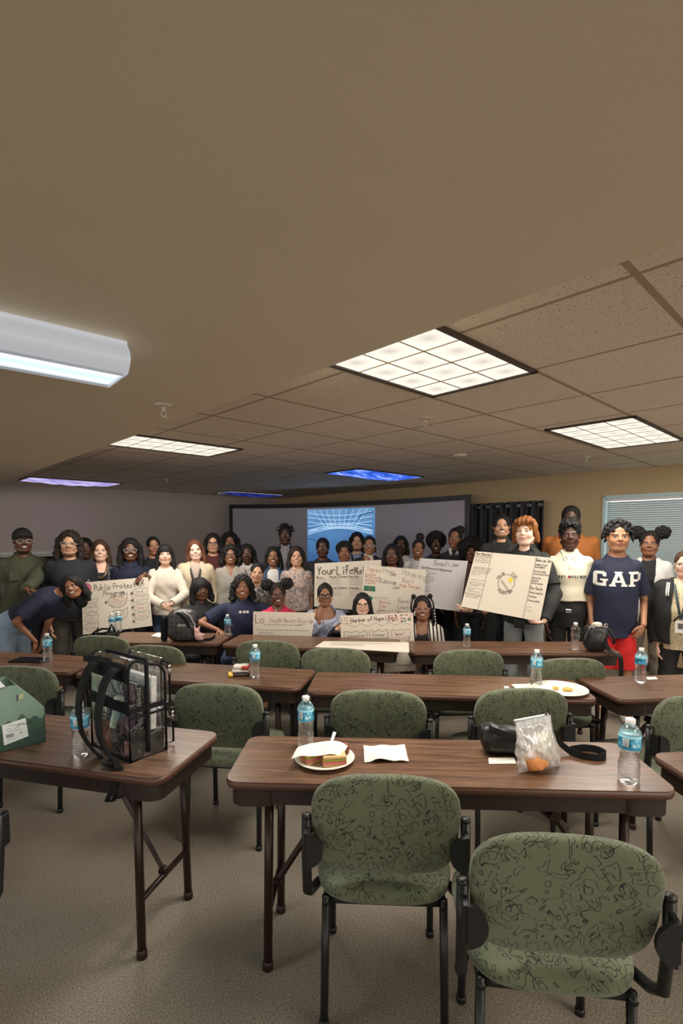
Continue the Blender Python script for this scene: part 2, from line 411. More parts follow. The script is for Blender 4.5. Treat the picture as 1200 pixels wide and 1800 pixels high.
# ---------------------------------------------------------------- projection screen across the corner
SL = at(404, 888, 9.75); SR = at(827, 868, 7.35); zt = (SL.z+SR.z)/2
SL.z = SR.z = 0; ax = (SR-SL); W = ax.length; ax.normalize(); nrm = Vector((ax.y, -ax.x, 0))  # towards the room
ctr = (SL+SR)/2
scr = thing('projection_screen', 'large white projection screen in a black frame across the room corner', 'projection screen', (ctr.x, ctr.y, 0), atan2(ax.y, ax.x))
BLK = plain('black_plastic', (.008, .008, .009), .45); BLKF = cloth('black_fabric', (.008, .008, .010))
zb = .95
sag = lambda u: -.035*4*u*(1-u)
m = MB(); m.grid(lambda u, v: (-W/2+W*u, -.012-.0, zb+(zt+sag(u)-zb)*v), 30, 4); m.grid(lambda u, v: (W/2-W*u, .004, zb+(zt+sag(1-u)-zb)*v), 30, 4)
m.build('screen_fabric', plain('screen_white', sl(170, 164, 172), .7), scr)
m = MB(); fw = .075
for k in range(30):
    u0, u1 = k/30, (k+1)/30
    m.add([(-W/2+W*u0, -.02, zt+sag(u0)-fw), (-W/2+W*u1, -.02, zt+sag(u1)-fw), (-W/2+W*u1, -.02, zt+sag(u1)), (-W/2+W*u0, -.02, zt+sag(u0)),
           (-W/2+W*u0, .012, zt+sag(u0)-fw), (-W/2+W*u1, .012, zt+sag(u1)-fw), (-W/2+W*u1, .012, zt+sag(u1)), (-W/2+W*u0, .012, zt+sag(u0))],
          [(0,1,2,3), (7,6,5,4), (3,2,6,7), (1,0,4,5)])
for s in (-1, 1): m.box((s*(W/2-fw/2), -.004, (zb+zt)/2), (fw, .034, zt-zb))
m.box((0, -.004, zb+fw/2), (W, .032, fw)); m.build('frame', BLK, scr)
for s in (-1, 1):
    MB().box((s*(W/2-.1), .03, zb/2+.1), (.05, .04, zb+.2)).box((s*(W/2-.1), .03, .02), (.06, .9, .04)).build('leg', BLK, scr)
m = MB(); m.grid(lambda u, v: (-W/2+.02+(W-.04)*u, -.02+.02*sin(u*150), .02+(zb-.02)*v), 300, 1); m.grid(lambda u, v: (W/2-.02-(W-.04)*u, -.012+.02*sin((1-u)*150), .02+(zb-.02)*v), 300, 1)
m.build('skirt', BLKF, scr, True)
# projected picture : steel roof photographed from below, thrown onto the screen
def on_screen(px, py):
    d = ray(px, py); q = ctr + nrm*.02; t_ = (q.dot(nrm))/(d.dot(nrm)); return d*t_+Vector((0, 0, CAMZ))
sx = lambda p: (p-ctr).dot(ax)
x0, x1 = sx(on_screen(540, 930)), sx(on_screen(658.5, 930)); zz1 = on_screen(600, 894).z; zz0 = .98
g = G('projected_picture'); o = g.obj(); xz = g.xyz(o); n_ = g.noise(o, 2.2, 4)
c = g.ramp(g.math('ADD', g.math('MULTIPLY', n_, .45), g.math('MULTIPLY', g.math('SUBTRACT', xz[2], 1.4), .5)), [(.05, sl(62, 100, 150)), (.75, sl(150, 190, 225)), (.4, sl(96, 146, 200))])
g.end(g.n('Emission', {0: c, 1: .27}))
PIC = MB().box(((x0+x1)/2, -.021, (zz0+zz1)/2), (x1-x0, .002, zz1-zz0)).build('projected_picture', g.m, scr)
m = MB(); md = MB(); yy = -.024; Wp = x1-x0; Hp = zz1-zz0
def stroke(mb, P, r): mb.tube([(a, yy, b) for a, b in P], r, 4)
cx_ = (x0+x1)/2
for k in range(-4, 5):                               # roof ribs fanning out
    stroke(m, [(min(max(cx_+k*.07, x0+.01), x1-.01), zz1-.02-.30), (min(max(cx_+k*.13, x0+.012), x1-.012), zz1-.015)], .004)
for j in range(5):
    stroke(m, [(x0+.03+Wp*.94*i/12, zz1-.06-.075*j-.05*sin(pi*i/12)*(1 if j < 3 else -1)) for i in range(13)], .0045)
for j in range(3):
    stroke(m, [(x0+.02+Wp*.96*i/16, zz1-.36-.03*j+.10*sin(pi*i/16)) for i in range(17)], .006)
stroke(md, [(x1-.02-.27*cos(a), zz1-.18+.11*sin(a)) for a in [pi*i/2/10 for i in range(11)]], .011)
stroke(md, [(x0+.01+.16*sin(a), zz1-.50-.05*(1-cos(a))) for a in [pi/2*i/8 for i in range(9)]], .008)
stroke(md, [(x1-.02-.2*cos(a), zz1-.48+.05*sin(a)) for a in [pi/2*i/8 for i in range(9)]], .008)
m.build('pale_roof_line', emit('picture_pale', sl(176, 206, 232), .40), PIC); md.build('dark_roof_ring', emit('picture_dark', sl(52, 84, 128), .33), PIC)
# ---------------------------------------------------------------- black curtain with grommets on the right wall
ca0, ca1 = s_at(962), s_at(826); L_ = ca1-ca0; ctop = 2.06
cur = thing('curtain', 'black curtain with metal grommets beside the projection screen', 'curtain', AB((ca0+ca1)/2, bR-.12), ROT)
m = MB(); fnc = lambda y: -.035*sin(y*2*pi/.155)
m.grid(lambda u, v: (fnc(L_*(u-.5)), L_*(u-.5), .03+(ctop-.03)*v), 160, 6); m.grid(lambda u, v: (.004+fnc(L_*(.5-u)), L_*(.5-u), .03+(ctop-.03)*v), 160, 6)
m.build('panel', cloth('curtain_black', (.010, .010, .014), .6), cur, True)
for k in range(int(L_/.155)+1):
    y = -L_/2+.0775+k*.155-.0388
    if abs(y) > L_/2: continue
    P = [(-.042+.0, y+.02*cos(a), ctop-.06+.02*sin(a)) for a in [2*pi*i/14 for i in range(14)]]
    MB().tube(P, .0045, 6, True).build('grommet', plain('grommet_metal', (.75, .75, .75), .25, 1.0), cur, True)
MB().tube([(.0, -L_/2+.03, ctop-.06), (.0, L_/2-.03, ctop-.06)], .014, 10).build('rod', BLK, cur, True)
# ------------------------------------------------------------------ tables
TZ = .74
def woodmat(name, dark, light):
    g = G(name); o = g.obj(); v = g.scale(o, (1.3, 16, 16))
    n1 = g.noise(v, 2.6, 6, .62, .8); n2 = g.noise(g.scale(o, (4, 90, 90)), 3, 2, .6)
    f = g.math('ADD', g.math('MULTIPLY', n1, .75), g.math('MULTIPLY', n2, .25))
    g.bsdf(g.ramp(f, [(.34, dark), (.66, light), (.5, tuple((a+b)/2 for a, b in zip(dark, light)))]), .34, 0, g.bump(n2, .05, .001)); return g.m
WOOD = woodmat('walnut_laminate', sl(62, 43, 33), sl(126, 93, 70))
EDGE = plain('table_edge', sl(84, 54, 42), .38); LEGM = plain('brown_steel', sl(44, 28, 23), .35, .3); APR = plain('brown_apron', sl(40, 26, 22), .5)
def rrect(lx, ly, r, n=8):
    P = []
    for cx, cy, a0 in ((lx/2-r, ly/2-r, 0), (-lx/2+r, ly/2-r, pi/2), (-lx/2+r, -ly/2+r, pi), (lx/2-r, -ly/2+r, 1.5*pi)):
        P += [(cx+r*cos(a0+pi/2*i/n), cy+r*sin(a0+pi/2*i/n)) for i in range(n+1)]
    return P
def table(label, c, yaw, L, D):
    t = thing('folding_table', label, 'table', (c.x, c.y, 0), yaw, 'folding tables with walnut tops')
    def shell(rings, mat, name, smooth='auto'):
        m = MB(); n = None; V = []
        for inset, z in rings:
            P = rrect(L-2*inset, D-2*inset, max(.055-inset, .01)); n = len(P); V += [(x, y, z) for x, y in P]
        Fs = [tuple(range(n))[::-1], tuple(range((len(rings)-1)*n, len(rings)*n))]
        for i in range(len(rings)-1):
            for j in range(n): Fs.append((i*n+j, i*n+(j+1) % n, (i+1)*n+(j+1) % n, (i+1)*n+j))
        return m.add(V, Fs).build(name, mat, t, smooth)
    shell([(.006, TZ-.004), (.004, TZ)], WOOD, 'tabletop')
    shell([(.012, TZ-.032), (.003, TZ-.027), (0, TZ-.016), (.001, TZ-.006), (.007, TZ-.002), (.02, TZ-.003)], EDGE, 'edge_band', True)
    m = MB()
    for sy in (-1, 1): m.box((0, sy*(D/2-.035), TZ-.061), (L-.10, .02, .058))
    for sx in (-1, 1):
        m.prism([(a, b) for a, b in rrect(.17, D-.03, .05, 5)], (sx*(L/2-.105), 0, TZ-.094), (1,0,0), (0,1,0), (0,0,1), .062)
    m.build('apron', APR, t, 'auto')
    for sx in (-1, 1):
        x = sx*(L/2-.15)
        for sy in (-1, 1):
            MB().tube([(x, sy*(D/2-.075), TZ-.06), (x+sx*.01, sy*(D/2-.065), .015)], .0165, 12).lathe([(.019, 0), (.021, .004), (.019, .03), (.016, .034)], (x+sx*.01, sy*(D/2-.065), 0), 12).build('leg', LEGM, t, True)
        MB().tube([(x+sx*.006, -(D/2-.07), .22), (x+sx*.006, D/2-.07, .22)], .012, 10).build('crossbar', LEGM, t, True)
        m = MB(); xm = x-sx*.19
        m.tube([(x, 0, .235), (xm, 0, TZ-.20), ], .013, 4, flat=((0,1,0), .55)); m.tube([(xm+sx*.05, 0.012, TZ-.26), (x-sx*.40, 0.012, TZ-.05)], .015, 4, flat=((0,1,0), .5))
        m.tube([(xm, -.02, TZ-.20), (xm, .03, TZ-.20)], .02, 10)
        m.tube([(x, -.012, .235), (x, .012, .235)], .018, 10)
        m.build('folding_brace', LEGM, t, 'auto')
    return t
def table_px(label, FL=None, FR=None, BL=None, BR=None, L=None, D=None, dirref=None):
    pt = lambda p: None if p is None else on(p[0], p[1], TZ)
    FL, FR, BL, BR = map(pt, (FL, FR, BL, BR))
    if dirref is not None: ux = Vector((cos(dirref), sin(dirref), 0))
    elif FL and FR: ux = (FR-FL).normalized()
    else: ux = (BR-BL).normalized()
    uy = Vector((-ux.y, ux.x, 0))
    if FL and FR and L is None: L = (FR-FL).length
    if D is None:
        ds = [(b-f).dot(uy) for b, f in ((BL, FL or FR), (BR, FR or FL)) if b is not None]; D = sum(ds)/len(ds)
    if FL: c = FL+ux*L/2+uy*D/2
    elif FR: c = FR-ux*L/2+uy*D/2
    elif BL: c = BL+ux*L/2-uy*D/2
    else: c = BR-ux*L/2-uy*D/2
    return table(label, c, atan2(ux.y, ux.x), L, D), c, ux, uy, L, D
t1d = (on(278, 1371, TZ)-on(0, 1334, TZ)); t1a = atan2(t1d.y, t1d.x)
T1 = table_px('folding table at the lower left carrying the clear backpack and green box', FR=(281, 1372), BR=(381, 1286), L=1.5, dirref=t1a)
T2 = table_px('nearest folding table at centre right with the sandwich plate', FL=(391, 1375), FR=(1199, 1394), BL=(440, 1297), D=.42)
T5 = table_px('middle row folding table with the plate of biscuits at its right end', FL=(537, 1216), FR=(1054, 1231), BL=(560, 1184), D=.42)
T4 = table_px('middle row folding table behind the clear backpack with the red and white pile', FL=(126, 1186), FR=(525, 1211), D=.42)
ang4 = atan2(T4[2].y, T4[2].x)
T4a = table_px('folding table at the far left edge under the thin black tablet', FR=(121, 1183), L=1.5, D=.42, dirref=ang4)
T6 = table_px('folding table at the right edge in the middle row with a bottle and paper slip', FL=(1090, 1231), BL=(1007, 1191), L=1.5, dirref=radians(6))
T3 = table_px('folding table cut by the right edge of the photo, front row', BL=(1139, 1323), L=1.5, D=.42, dirref=radians(5))
T8 = table_px('back row folding table under the white paper sheet', FL=(387, 1134), FR=(700, 1145), D=.45)
T7 = table_px('short back row folding table with the black studded backpack', FL=(170, 1129), FR=(385, 1132), D=.45)
T9 = table_px('back row folding table at right with the black handbag', FL=(721, 1147), FR=(1096, 1149), D=.42)
# ------------------------------------------------------------------ chairs
g = G('squiggle_fabric'); o = g.obj()
n2 = g.noise(o, 11, 1.0); n3 = g.noise(o, 400, 2, .7)
def squig(off, sc, lv, wid):
    q = lambda d: g.noise(g.n('Mapping', {0: o, 1: tuple(a+b for a, b in zip(off, d))}).outputs[0], sc, 0.0, .5, 1.1)
    e_ = .0012; f0 = q((0, 0, 0)); gx = g.math('SUBTRACT', q((e_, 0, 0)), f0); gz = g.math('SUBTRACT', q((0, e_*.7, e_*.7)), f0)
    gr = g.math('ADD', g.math('SQRT', g.math('ADD', g.math('MULTIPLY', gx, gx), g.math('MULTIPLY', gz, gz))), .002)
    d = g.math('ABSOLUTE', g.math('SUBTRACT', g.math('FRACT', g.math('MULTIPLY', f0, lv)), .5))
    return g.math('LESS_THAN', g.math('DIVIDE', g.math('DIVIDE', d, lv), gr), wid)
l1 = g.math('MULTIPLY', squig((0, 0, 0), 24, 2.6, .8), g.math('GREATER_THAN', n2, .43))
l2_ = g.math('MULTIPLY', squig((3.1, 1.7, 5.3), 28, 2.4, .75), g.math('LESS_THAN', n2, .59))
ln_ = g.math('MAXIMUM', l1, l2_)
base = g.mix(n3, sl(74, 80, 60), sl(112, 118, 90))
g.bsdf(g.mix(ln_, base, sl(24, 26, 22)), .9, 0, g.bump(n3, .4, .003), Sheen_Weight=.25); FAB = g.m
CHM = plain('black_steel', (.012, .012, .012), .4, .2)
def make_chair(label):
    t = thing('stacking_chair', label, 'chair', (0,0,0), 0, 'green upholstered chairs')
    def bend(p):
        x, y, z = p; return Vector((x, y-.55*x*x + .10*(z)*.9 - .25*z*z*0, z))
    MB().superell((0, .02, .685), (.228, .034, .172), .55, .62, 56, 26, lambda p: Vector((p.x*(1+.06*p.z/.17), p.y-.45*p.x*p.x-.16*p.z+.03, p.z))).build('backrest', FAB, t, True)
    MB().superell((0, .27, .452), (.235, .235, .036), .55, .5, 56, 18, lambda p: Vector((p.x*(1+.05*p.y/.2), p.y, p.z-.012*(p.y/.23)**2))).build('seat', FAB, t, True)
    for s in (-1, 1):
        MB().tube([(s*.247, .02, .718), (s*.247, .015, .60), (s*.246, .03, .47), (s*.243, .09, .425), (s*.22, .16, .412)], [.0155]*5, 10).lathe([(.001, .718), (.0165, .718), (.016, .726), (.006, .73), (.001, .73)], (s*.247, .02, 0), 10).build('back_post', CHM, t, True)
        m = MB(); P = [(.0, -.055)]+[(.05*cos(a), .055*sin(a)) for a in [-pi/2+pi*i/10 for i in range(11)]]+[(0, .055)]
        m.prism([(-s*a, b) for a, b in (P if s < 0 else P[::-1])], (s*.240, -.03, .645), (1,0,0), (0,0,1), (0,-1,0), .014)
        m.box((s*.244, -.005, .645), (.012, .06, .10))
        m.build('bracket', BLK, t, 'auto')
        for yy in (.07, .42):
            MB().tube([(s*.19, yy, .425), (s*.195, yy+(-.03 if yy < .2 else .02), .012)], .0135, 10).lathe([(.016, 0), (.017, .02), (.013, .024)], (s*.195, yy+(-.03 if yy < .2 else .02), 0), 10).build('leg', CHM, t, True)
    m = MB()
    for yy in (.07, .42): m.tube([(-.19, yy, .412), (.19, yy, .412)], .011, 8)
    for s in (-1, 1): m.tube([(s*.19, .05, .412), (s*.19, .45, .412)], .011, 8)
    m.build('seat_frame', CHM, t, True)
    return t
chair0 = None
def chair(px, ytop, yaw, label, z=.862, off=None, base=None):
    global chair0
    p = on(px, ytop, z) if base is None else Vector(base)
    if chair0 is None: chair0 = make_chair(label); o = chair0; o.location = (p.x, p.y, 0); o.rotation_euler.z = radians(yaw)
    else: o = dup(chair0, (p.x, p.y, 0), radians(yaw), label)
    return o
chair(678, 1366, -3, 'green squiggle chair in the front centre pushed up to the sandwich table')
chair(998, 1475, -7, 'green squiggle chair at the bottom right, only its upper back in the photo')
chair(381, 1203, -8, 'green chair in the gap right of the clear backpack, seat showing')
chair(664, 1214, -7, 'green chair behind the sandwich plate table, left of the black pouch')
chair(919, 1211, 4, 'green chair directly behind the black pouch and plastic bag')
chair(1232, 1222, 9, 'green chair cut by the right edge beside the far right bottle')
chair(32, 1171, -8, 'green chair behind the green gable box at left')
chair(176, 1117, -10, 'green chair left of the clear backpack, in front of the rose poster')
chair(268, 1134, -12, 'green chair just behind the top of the clear backpack')
chair(469, 1126, -7, 'green chair behind the bottle beside the red and white pile')
chair(589, 1139, -5, 'green chair in front of the white paper sheet')
chair(825, 1142, 3, 'green chair in front of the lone bottle at back right')
chair(1003, 1157, 5, 'green chair in front of the black handbag')
chair(0, 0, 180, 'chair at the lower left edge, only its black post in the photo', base=(on(3, 1425, .72)-Vector((.25, 0, .72))))
# ------------------------------------------------------------------ hand lettering: one stroke font, points on a 4 x 8 grid (baseline 2, x-height 5, caps 8)
GL = {
'A':'0228 42|1434','B':'02083847463505|3544433202','C':'47380806033243','D':'020828464432 02','E':'48080242|0535','F':'480802|0535','G':'47280603 1232434525','H':'0208|4248|0545',
'I':'2228','J':'4843321203','K':'0208|480442','L':'080242','M':'0208244842','N':'02084248','O':'18060412324446381 8','P':'02083847453505','Q':'18060412324446381 8|2441','R':'02083847453505|2542',
'S':'47380806353423120 3','T':'0848|2822','U':'080312324348','V':'082248','W':'0812253248','X':'0842|0248','Y':'082548|2522','Z':'08480242',
'a':'44351404 032232 43|4542','b':'0802|0435443322 02','c':'443514030222 42','d':'4842|4435140322 42','e':'0444351403 122242','f':'48372822|1545','g':'4435140322 42|4541301000','h':'0802|04153544 42','i':'2522|2726','j':'252110|2726','k':'0802|450432 42',
'l':'2822','m':'0502|0415253422|2435454 2','n':'0502|0415354442','o':'15040322324344351 5','p':'0500|0435443322 03','q':'4435140322 43|4540','r':'0502|0415354 4','s':'44351504334322120 2','t':'2823324 2|1545','u':'050312324345|4542','v':'052245','w':'0512243245','x':'0542|0245','y':'052345|2310','z':'05450242',
'0':'18060412324446381 8','1':'172822','2':'07284602 42','3':'08483543 3202','4':'32380444','5':'48080535443202','.':'2223','-':'1444',',':'2321','(':'38151232','?':'0728463524|2322',"'":'2826','&':'42 073846 04123244','/':'0248','!':'2824|2322',':':'2223|2425','+':'0444|2622'}
def glyph(ch):
    s = GL.get(ch)
    if s is None: return []
    out = []
    for st in s.replace(' ', '').split('|'):
        out.append([(int(st[i])/8.0, (int(st[i+1])-2)/6.0) for i in range(0, len(st)-1, 2)])
    return out
class Ink:
    """ribbons in a (u,v) plane measured in metres"""
    def __init__(s): s.q = []
    def line(s, P, w):
        for (a, b), (c, d) in zip(P[:-1], P[1:]):
            dx, dy = c-a, d-b; l = sqrt(dx*dx+dy*dy)
            if l < 1e-6: continue
            tx, ty = dx/l*w/2, dy/l*w/2; nx, ny = -ty, tx
            s.q.append([(a-tx-nx, b-ty-ny), (c+tx-nx, d+ty-ny), (c+tx+nx, d+ty+ny), (a-tx+nx, b-ty+ny)])
    def poly(s, P): s.q.append(list(P))
    def text(s, txt, x, y, h, w=None, sp=.78, slope=0.0, jit=.04, rng=random):
        w = w or h*.09; cx = x
        for ch in txt:
            jy = rng.uniform(-jit, jit)*h
            for st in glyph(ch):
                s.line([(cx+px*h*.84, y+slope*(cx-x)+py*h+jy) for px, py in st], w)
            cx += h*(sp if ch in GL and ch not in 'il.,\'I' else sp*.62)
        return cx
    def scrib(s, x, y, L, h, w):          # a line of small illegible handwriting
        cx = x
        while cx < x+L:
            n = random.randint(2, 6); P = []
            for i in range(n*2+1): P.append((cx+i*h*.38, y+random.choice((0, .5, .9, .45))*h+random.uniform(-.1, .1)*h))
            s.line(P, w); cx += n*h*.76+h*.6
    def mesh(s, mapf, off=0.0):
        m = MB()
        for q in s.q: m.add([mapf(u, v, off) for u, v in q], [tuple(range(len(q)))])
        return m
INK = {k: plain('marker_'+k, c, .6) for k, c in dict(black=sl(40, 38, 40), grey=sl(120, 112, 106), red=sl(190, 92, 84), pink=sl(206, 110, 136), green=sl(44, 118, 84), brown=sl(100, 74, 62), yellow=sl(232, 214, 60), blue=sl(70, 90, 150), orange=sl(220, 130, 90)).items()}
PAPER = plain('poster_board', sl(226, 216, 200), .7, var=.02)
PAPER2 = plain('poster_board_cool', sl(214, 210, 210), .7, var=.02)
def poster(label, TL, TR, BR, BL, inks, W, H, bend=0.0, mat=None, group=None):
    """four world corners; inks = {colour: Ink} drawn in metres on W x H, origin bottom left"""
    TL, TR, BR, BL = map(Vector, (TL, TR, BR, BL)); c = (TL+TR+BR+BL)/4
    n = (TR-TL).cross(TL-BL).normalized()
    if n.y > 0: n = -n                                # towards the camera side
    def mp(u, v, off=0.0):
        u /= W; v /= H
        p = (BL*(1-u)+BR*u)*(1-v)+(TL*(1-u)+TR*u)*v
        return p-c+n*(off+bend*4*u*(1-u))
    m = MB(); nu = 12
    m.grid(lambda u, v: mp(u*W, v*H, .0025), nu, 4); m.grid(lambda u, v: mp(W-u*W, v*H, -.0025), nu, 4)
    for k in range(nu):
        u0, u1 = k*W/nu, (k+1)*W/nu
        m.add([mp(u0, 0, .0025), mp(u1, 0, .0025), mp(u1, 0, -.0025), mp(u0, 0, -.0025)], [(3,2,1,0)])
        m.add([mp(u0, H, .0025), mp(u1, H, .0025), mp(u1, H, -.0025), mp(u0, H, -.0025)], [(0,1,2,3)])
    for u in (0, W): m.add([mp(u, 0, .0025), mp(u, H, .0025), mp(u, H, -.0025), mp(u, 0, -.0025)], [(0,1,2,3)])
    o = m.build('poster', mat or PAPER, None, False, c); tag(o, label, 'poster', group)
    for i, (k, ink) in enumerate(inks.items()):
        ink.mesh(mp, .0042+.0003*i).build(k.split('_')[0]+'_marks' if 'fill' not in k else k.split('_')[0]+'_drawing', INK[k.split('_')[0]], o)
    return o
random.seed(11)
def inks(*ks): return {k: Ink() for k in ks}
def ring(cx, cy, rx, ry, n=28, a0=0, a1=2*pi): return [(cx+rx*cos(a0+(a1-a0)*i/n), cy+ry*sin(a0+(a1-a0)*i/n)) for i in range(n+1)]
def leaf(cx, cy, L, h): # speech-bubble leaf outline
    P = [(cx-L*.5, cy), (cx-L*.42, cy+h*.33), (cx-L*.2, cy+h*.42), (cx+L*.2, cy+h*.36), (cx+L*.5, cy+h*.55), (cx+L*.47, cy+h*.1), (cx+L*.38, cy-h*.25), (cx+L*.1, cy-h*.45), (cx-L*.25, cy-h*.42), (cx-L*.45, cy-h*.2), (cx-L*.5, cy)]
    return P
# --- A : Public Protection Program
W, H = .66, .48; K = inks('black', 'grey', 'red', 'pink_fill', 'green_fill', 'brown')
K['black'].text('Public Protection', .125, H-.085, .052, .0042, .62, .005); K['black'].text('Program', .215, H-.145, .050, .0042, .60, .01)
K['pink_fill'].poly(ring(.052, H-.065, .046, .058, 18)); K['green_fill'].poly([(.012, H-.115), (.04, H-.105), (.07, H-.112), (.105, H-.09), (.10, H-.115), (.07, H-.135), (.03, H-.135)])
for r in (.030, .017): K['red'].line(ring(.055, H-.065, r, r, 14), .003)
K['red'].line([(.02, H-.05), (.05, H-.02), (.09, H-.04)], .003)
for j in range(4):
    y = .285-j*.075; K['grey'].line(leaf(.085, y, .14, .075), .0028); K['red' if j % 2 else 'grey'].scrib(.04, y, .07, .010, .002); K['grey'].scrib(.04, y-.016, .06, .010, .002)
    y = .345-j*.078; K['grey'].line(leaf(.575, y, .145, .08), .0028); K['red' if j > 1 else 'grey'].scrib(.53, y, .08, .010, .002); K['red' if j > 1 else 'grey'].scrib(.53, y-.016, .07, .010, .002)
K['black'].line(leaf(.35, .275, .19, .13), .003); K['black'].line(leaf(.36, .145, .16, .11), .003)
for j in range(5): K['red'].scrib(.28, .305-.018*j, .12, .011, .002)
for j in range(3): K['grey'].scrib(.31, .16-.018*j, .08, .011, .002)
for j in range(5): K['brown'].poly([(.478, .345-.068*j), (.498, .348-.068*j), (.498, .33-.068*j), (.478, .327-.068*j)])  # brown ink holds drawn squares, no letters
K['brown'].poly([(.225, .285), (.243, .286), (.243, .267), (.225, .266)]); K['brown'].line([(.488, .36), (.489, .06)], .002); K['brown'].line([(.235, .276), (.488, .27)], .0008); K['grey'].line([(.50, .36), (.505, .02)], .002)  # thin brown lines added to join the separate squares into one piece
YA = 5.02
poster('poster titled Public Protection Program with a pink rose in its corner', at(143.5, 1024, YA), at(260, 1014.6, YA), at(268, 1100, YA-.03), at(146, 1115.5, YA-.03), K, W, H)
# --- B : Your Life Matters
W, H = .70, .47; K = inks('grey', 'black')
x = .03
for wd, adv in (('Your', .20), ('Life', .18), ('Matters', .2)):
    for d in (-.004, .004): K['black'].text(wd, x+d, H-.125+(d*.5), .085 if wd != 'Matters' else .068, .0035, .60, .06, 0)
    x += adv+.005
for (xx, yy, tt) in ((.02, .31, 'Who we'), (.16, .315, 'Mission Statement'), (.37, .315, 'Main Goal'), (.17, .205, 'Target Audience'), (.37, .205, 'Programs')):
    K['black'].text(tt, xx, yy, .020, .0024, .62); K['grey'].line([(xx, yy-.006), (xx+.12, yy-.006)], .002)
    for j in range(4): K['grey'].scrib(xx, yy-.025-.016*j, .10, .008, .0016)
K['black'].line(ring(.47, .07, .06, .06), .003)
K['black'].line(ring(.47, .07, .02, .02), .003)
YB = 5.45
poster('poster titled Your Life Matters, partly covered by the housing poster', at(553, 990.5, YB), at(670, 984, YB), at(668, 1076, YB), at(552, 1066, YB), K, W, H)
# --- C : Housing / Kaboom Jax
W, H = .64, .49; K = inks('grey', 'black', 'red', 'green_fill')
K['red'].text('Topics', .03, H-.06, .045, .003, .6); 
for j, tx in enumerate(('Love Line', 'My life is rich', 'and more fun', 'it is still')): K['red'].text(tx, .02, H-.10-.028*j, .024, .0022, .52)
K['grey'].text('Song', .19, H-.055, .05, .003, .62, -.1); K['grey'].text('Jam', .26, H-.085, .04, .003, .62)
K['grey'].text('Housing', .39, H-.065, .07, .0035, .58, -.18); K['grey'].text('Rent', .40, H-.145, .05, .003, .62, -.05)
K['black'].text('Kaboom', .17, H-.165, .046, .003, .62, -.05); K['black'].text('Jax', .295, H-.215, .050, .0032, .62, -.06)
K['red'].text('Huge Therapy', .375, H-.185, .034, .0026, .55, -.1)
K['green_fill'].poly([(.01, .235), (.13, .235), (.125, .285), (.015, .285)])
K['grey'].line(ring(.07, .26, .016, .015), .010)
K['green_fill'].poly([(.03, .15), (.08, .15), (.08, .135), (.115, .165), (.08, .195), (.08, .18), (.03, .18)])
K['grey'].scrib(.13, .165, .10, .016, .0025)
for j, tx in enumerate(('Making', 'time', 'for')): K['red'].text(tx, .19, .12-.04*j, .03, .0024, .62)
K['red'].line([(.18, .16), (.18, .02)], .003); K['red'].scrib(.12, .01, .2, .014, .002)
for j, tx in enumerate(('Benefits', 'Lower Cost', 'middle')): K['grey'].text(tx, .37, .135-.062*j, .048, .003, .58, -.04)
K['grey'].scrib(.15, .035, .2, .02, .003)
YC = 5.12
poster('poster reading Song, Housing, Kaboom Jax and Benefits with a green rectangle', at(640, 992, YC), at(749, 1002, YC), at(743, 1082, YC), at(634, 1080, YC), K, W, H, bend=.04)
# --- D : Beauti Jax
W, H = .54, .52; K = inks('black',)
K['black'].text('Beauti Jax', .16, H-.065, .05, .0036, .62); K['black'].text('Equal Resources for Neighborhoods', .03, H-.105, .022, .0026, .50, -.05)
for j in range(7): K['black'].scrib(.06 if j else .03, H-.135-.022*j, random.uniform(.06, .14), .012, .0024)
for j in range(6): K['black'].scrib(.05, H-.31-.022*j, random.uniform(.03, .1), .012, .0024)
YD = 5.40
poster('bluish white poster titled Beauti Jax, mostly blank', at(738, 981, YD), at(822, 986, YD), at(808, 1074.6, YD), at(727, 1064, YD), K, W, H, mat=PAPER2, bend=.03)
# --- E : star poster
W, H = .63, .47; K = inks('black', 'grey', 'yellow_fill')
for xx in (.135, .495): K['black'].line([(xx, 0.0), (xx, H)], .0022)
K['black'].text('Our Mission', .01, H-.028, .020, .0028, .6)
rows = [(.06, .12), (.075, .12), (.09, .10), (.135, .12), (.15, .12), (.165, .11), (.18, .12), (.195, .06), (.26, .12), (.275, .12), (.29, .08), (.32, .06), (.335, .11), (.365, .12), (.38, .1)]
for yy, l in rows: K['black'].scrib(.012, H-yy, l*.9, .009, .0018)
for yy in (.235, .305, .35): K['black'].line([(.0, H-yy), (.13, H-yy)], .002)
K['black'].line([(.0, H-.04), (.135, H-.04)], .003)
K['black'].text('Wake up Jax', .50, H-.035, .022, .0026, .56); K['black'].text('Our Goals', .50, H-.245, .022, .0026, .56)
for tx, yy in (('Community and', .065), ('Development', .083), ('Food and Jobs', .115), ('Cleaning the River', .135), ('Education', .165), ('Housing', .185), ('Better parks', .205), ('Donate supplies', .275), ('Volunteer', .305), ('Great weather', .335)):
    K['black'].text(tx, .502, H-yy, .0145, .0019, .55)
for yy in (.385, .41): K['grey'].scrib(.505, H-yy, .04, .01, .0016)
cx, cy, r = .305, .245, .066
K['black'].line(ring(cx, cy, r, r, 40), .0032)
sx_, sy_ = cx+.028, cy+.028
K['yellow_fill'].poly([(sx_+(.026 if i % 2 == 0 else .014)*cos(pi/2+i*pi/5), sy_+(.026 if i % 2 == 0 else .014)*sin(pi/2+i*pi/5)) for i in range(10)])
for off in (0, .014):
    P = [(cx-.05, cy+.018-off)]
    for i in range(7): P += [(P[-1][0]+.013, P[-1][1]), (P[-1][0]+.013, P[-1][1]-.012)]
    K['black'].line(P, .002)
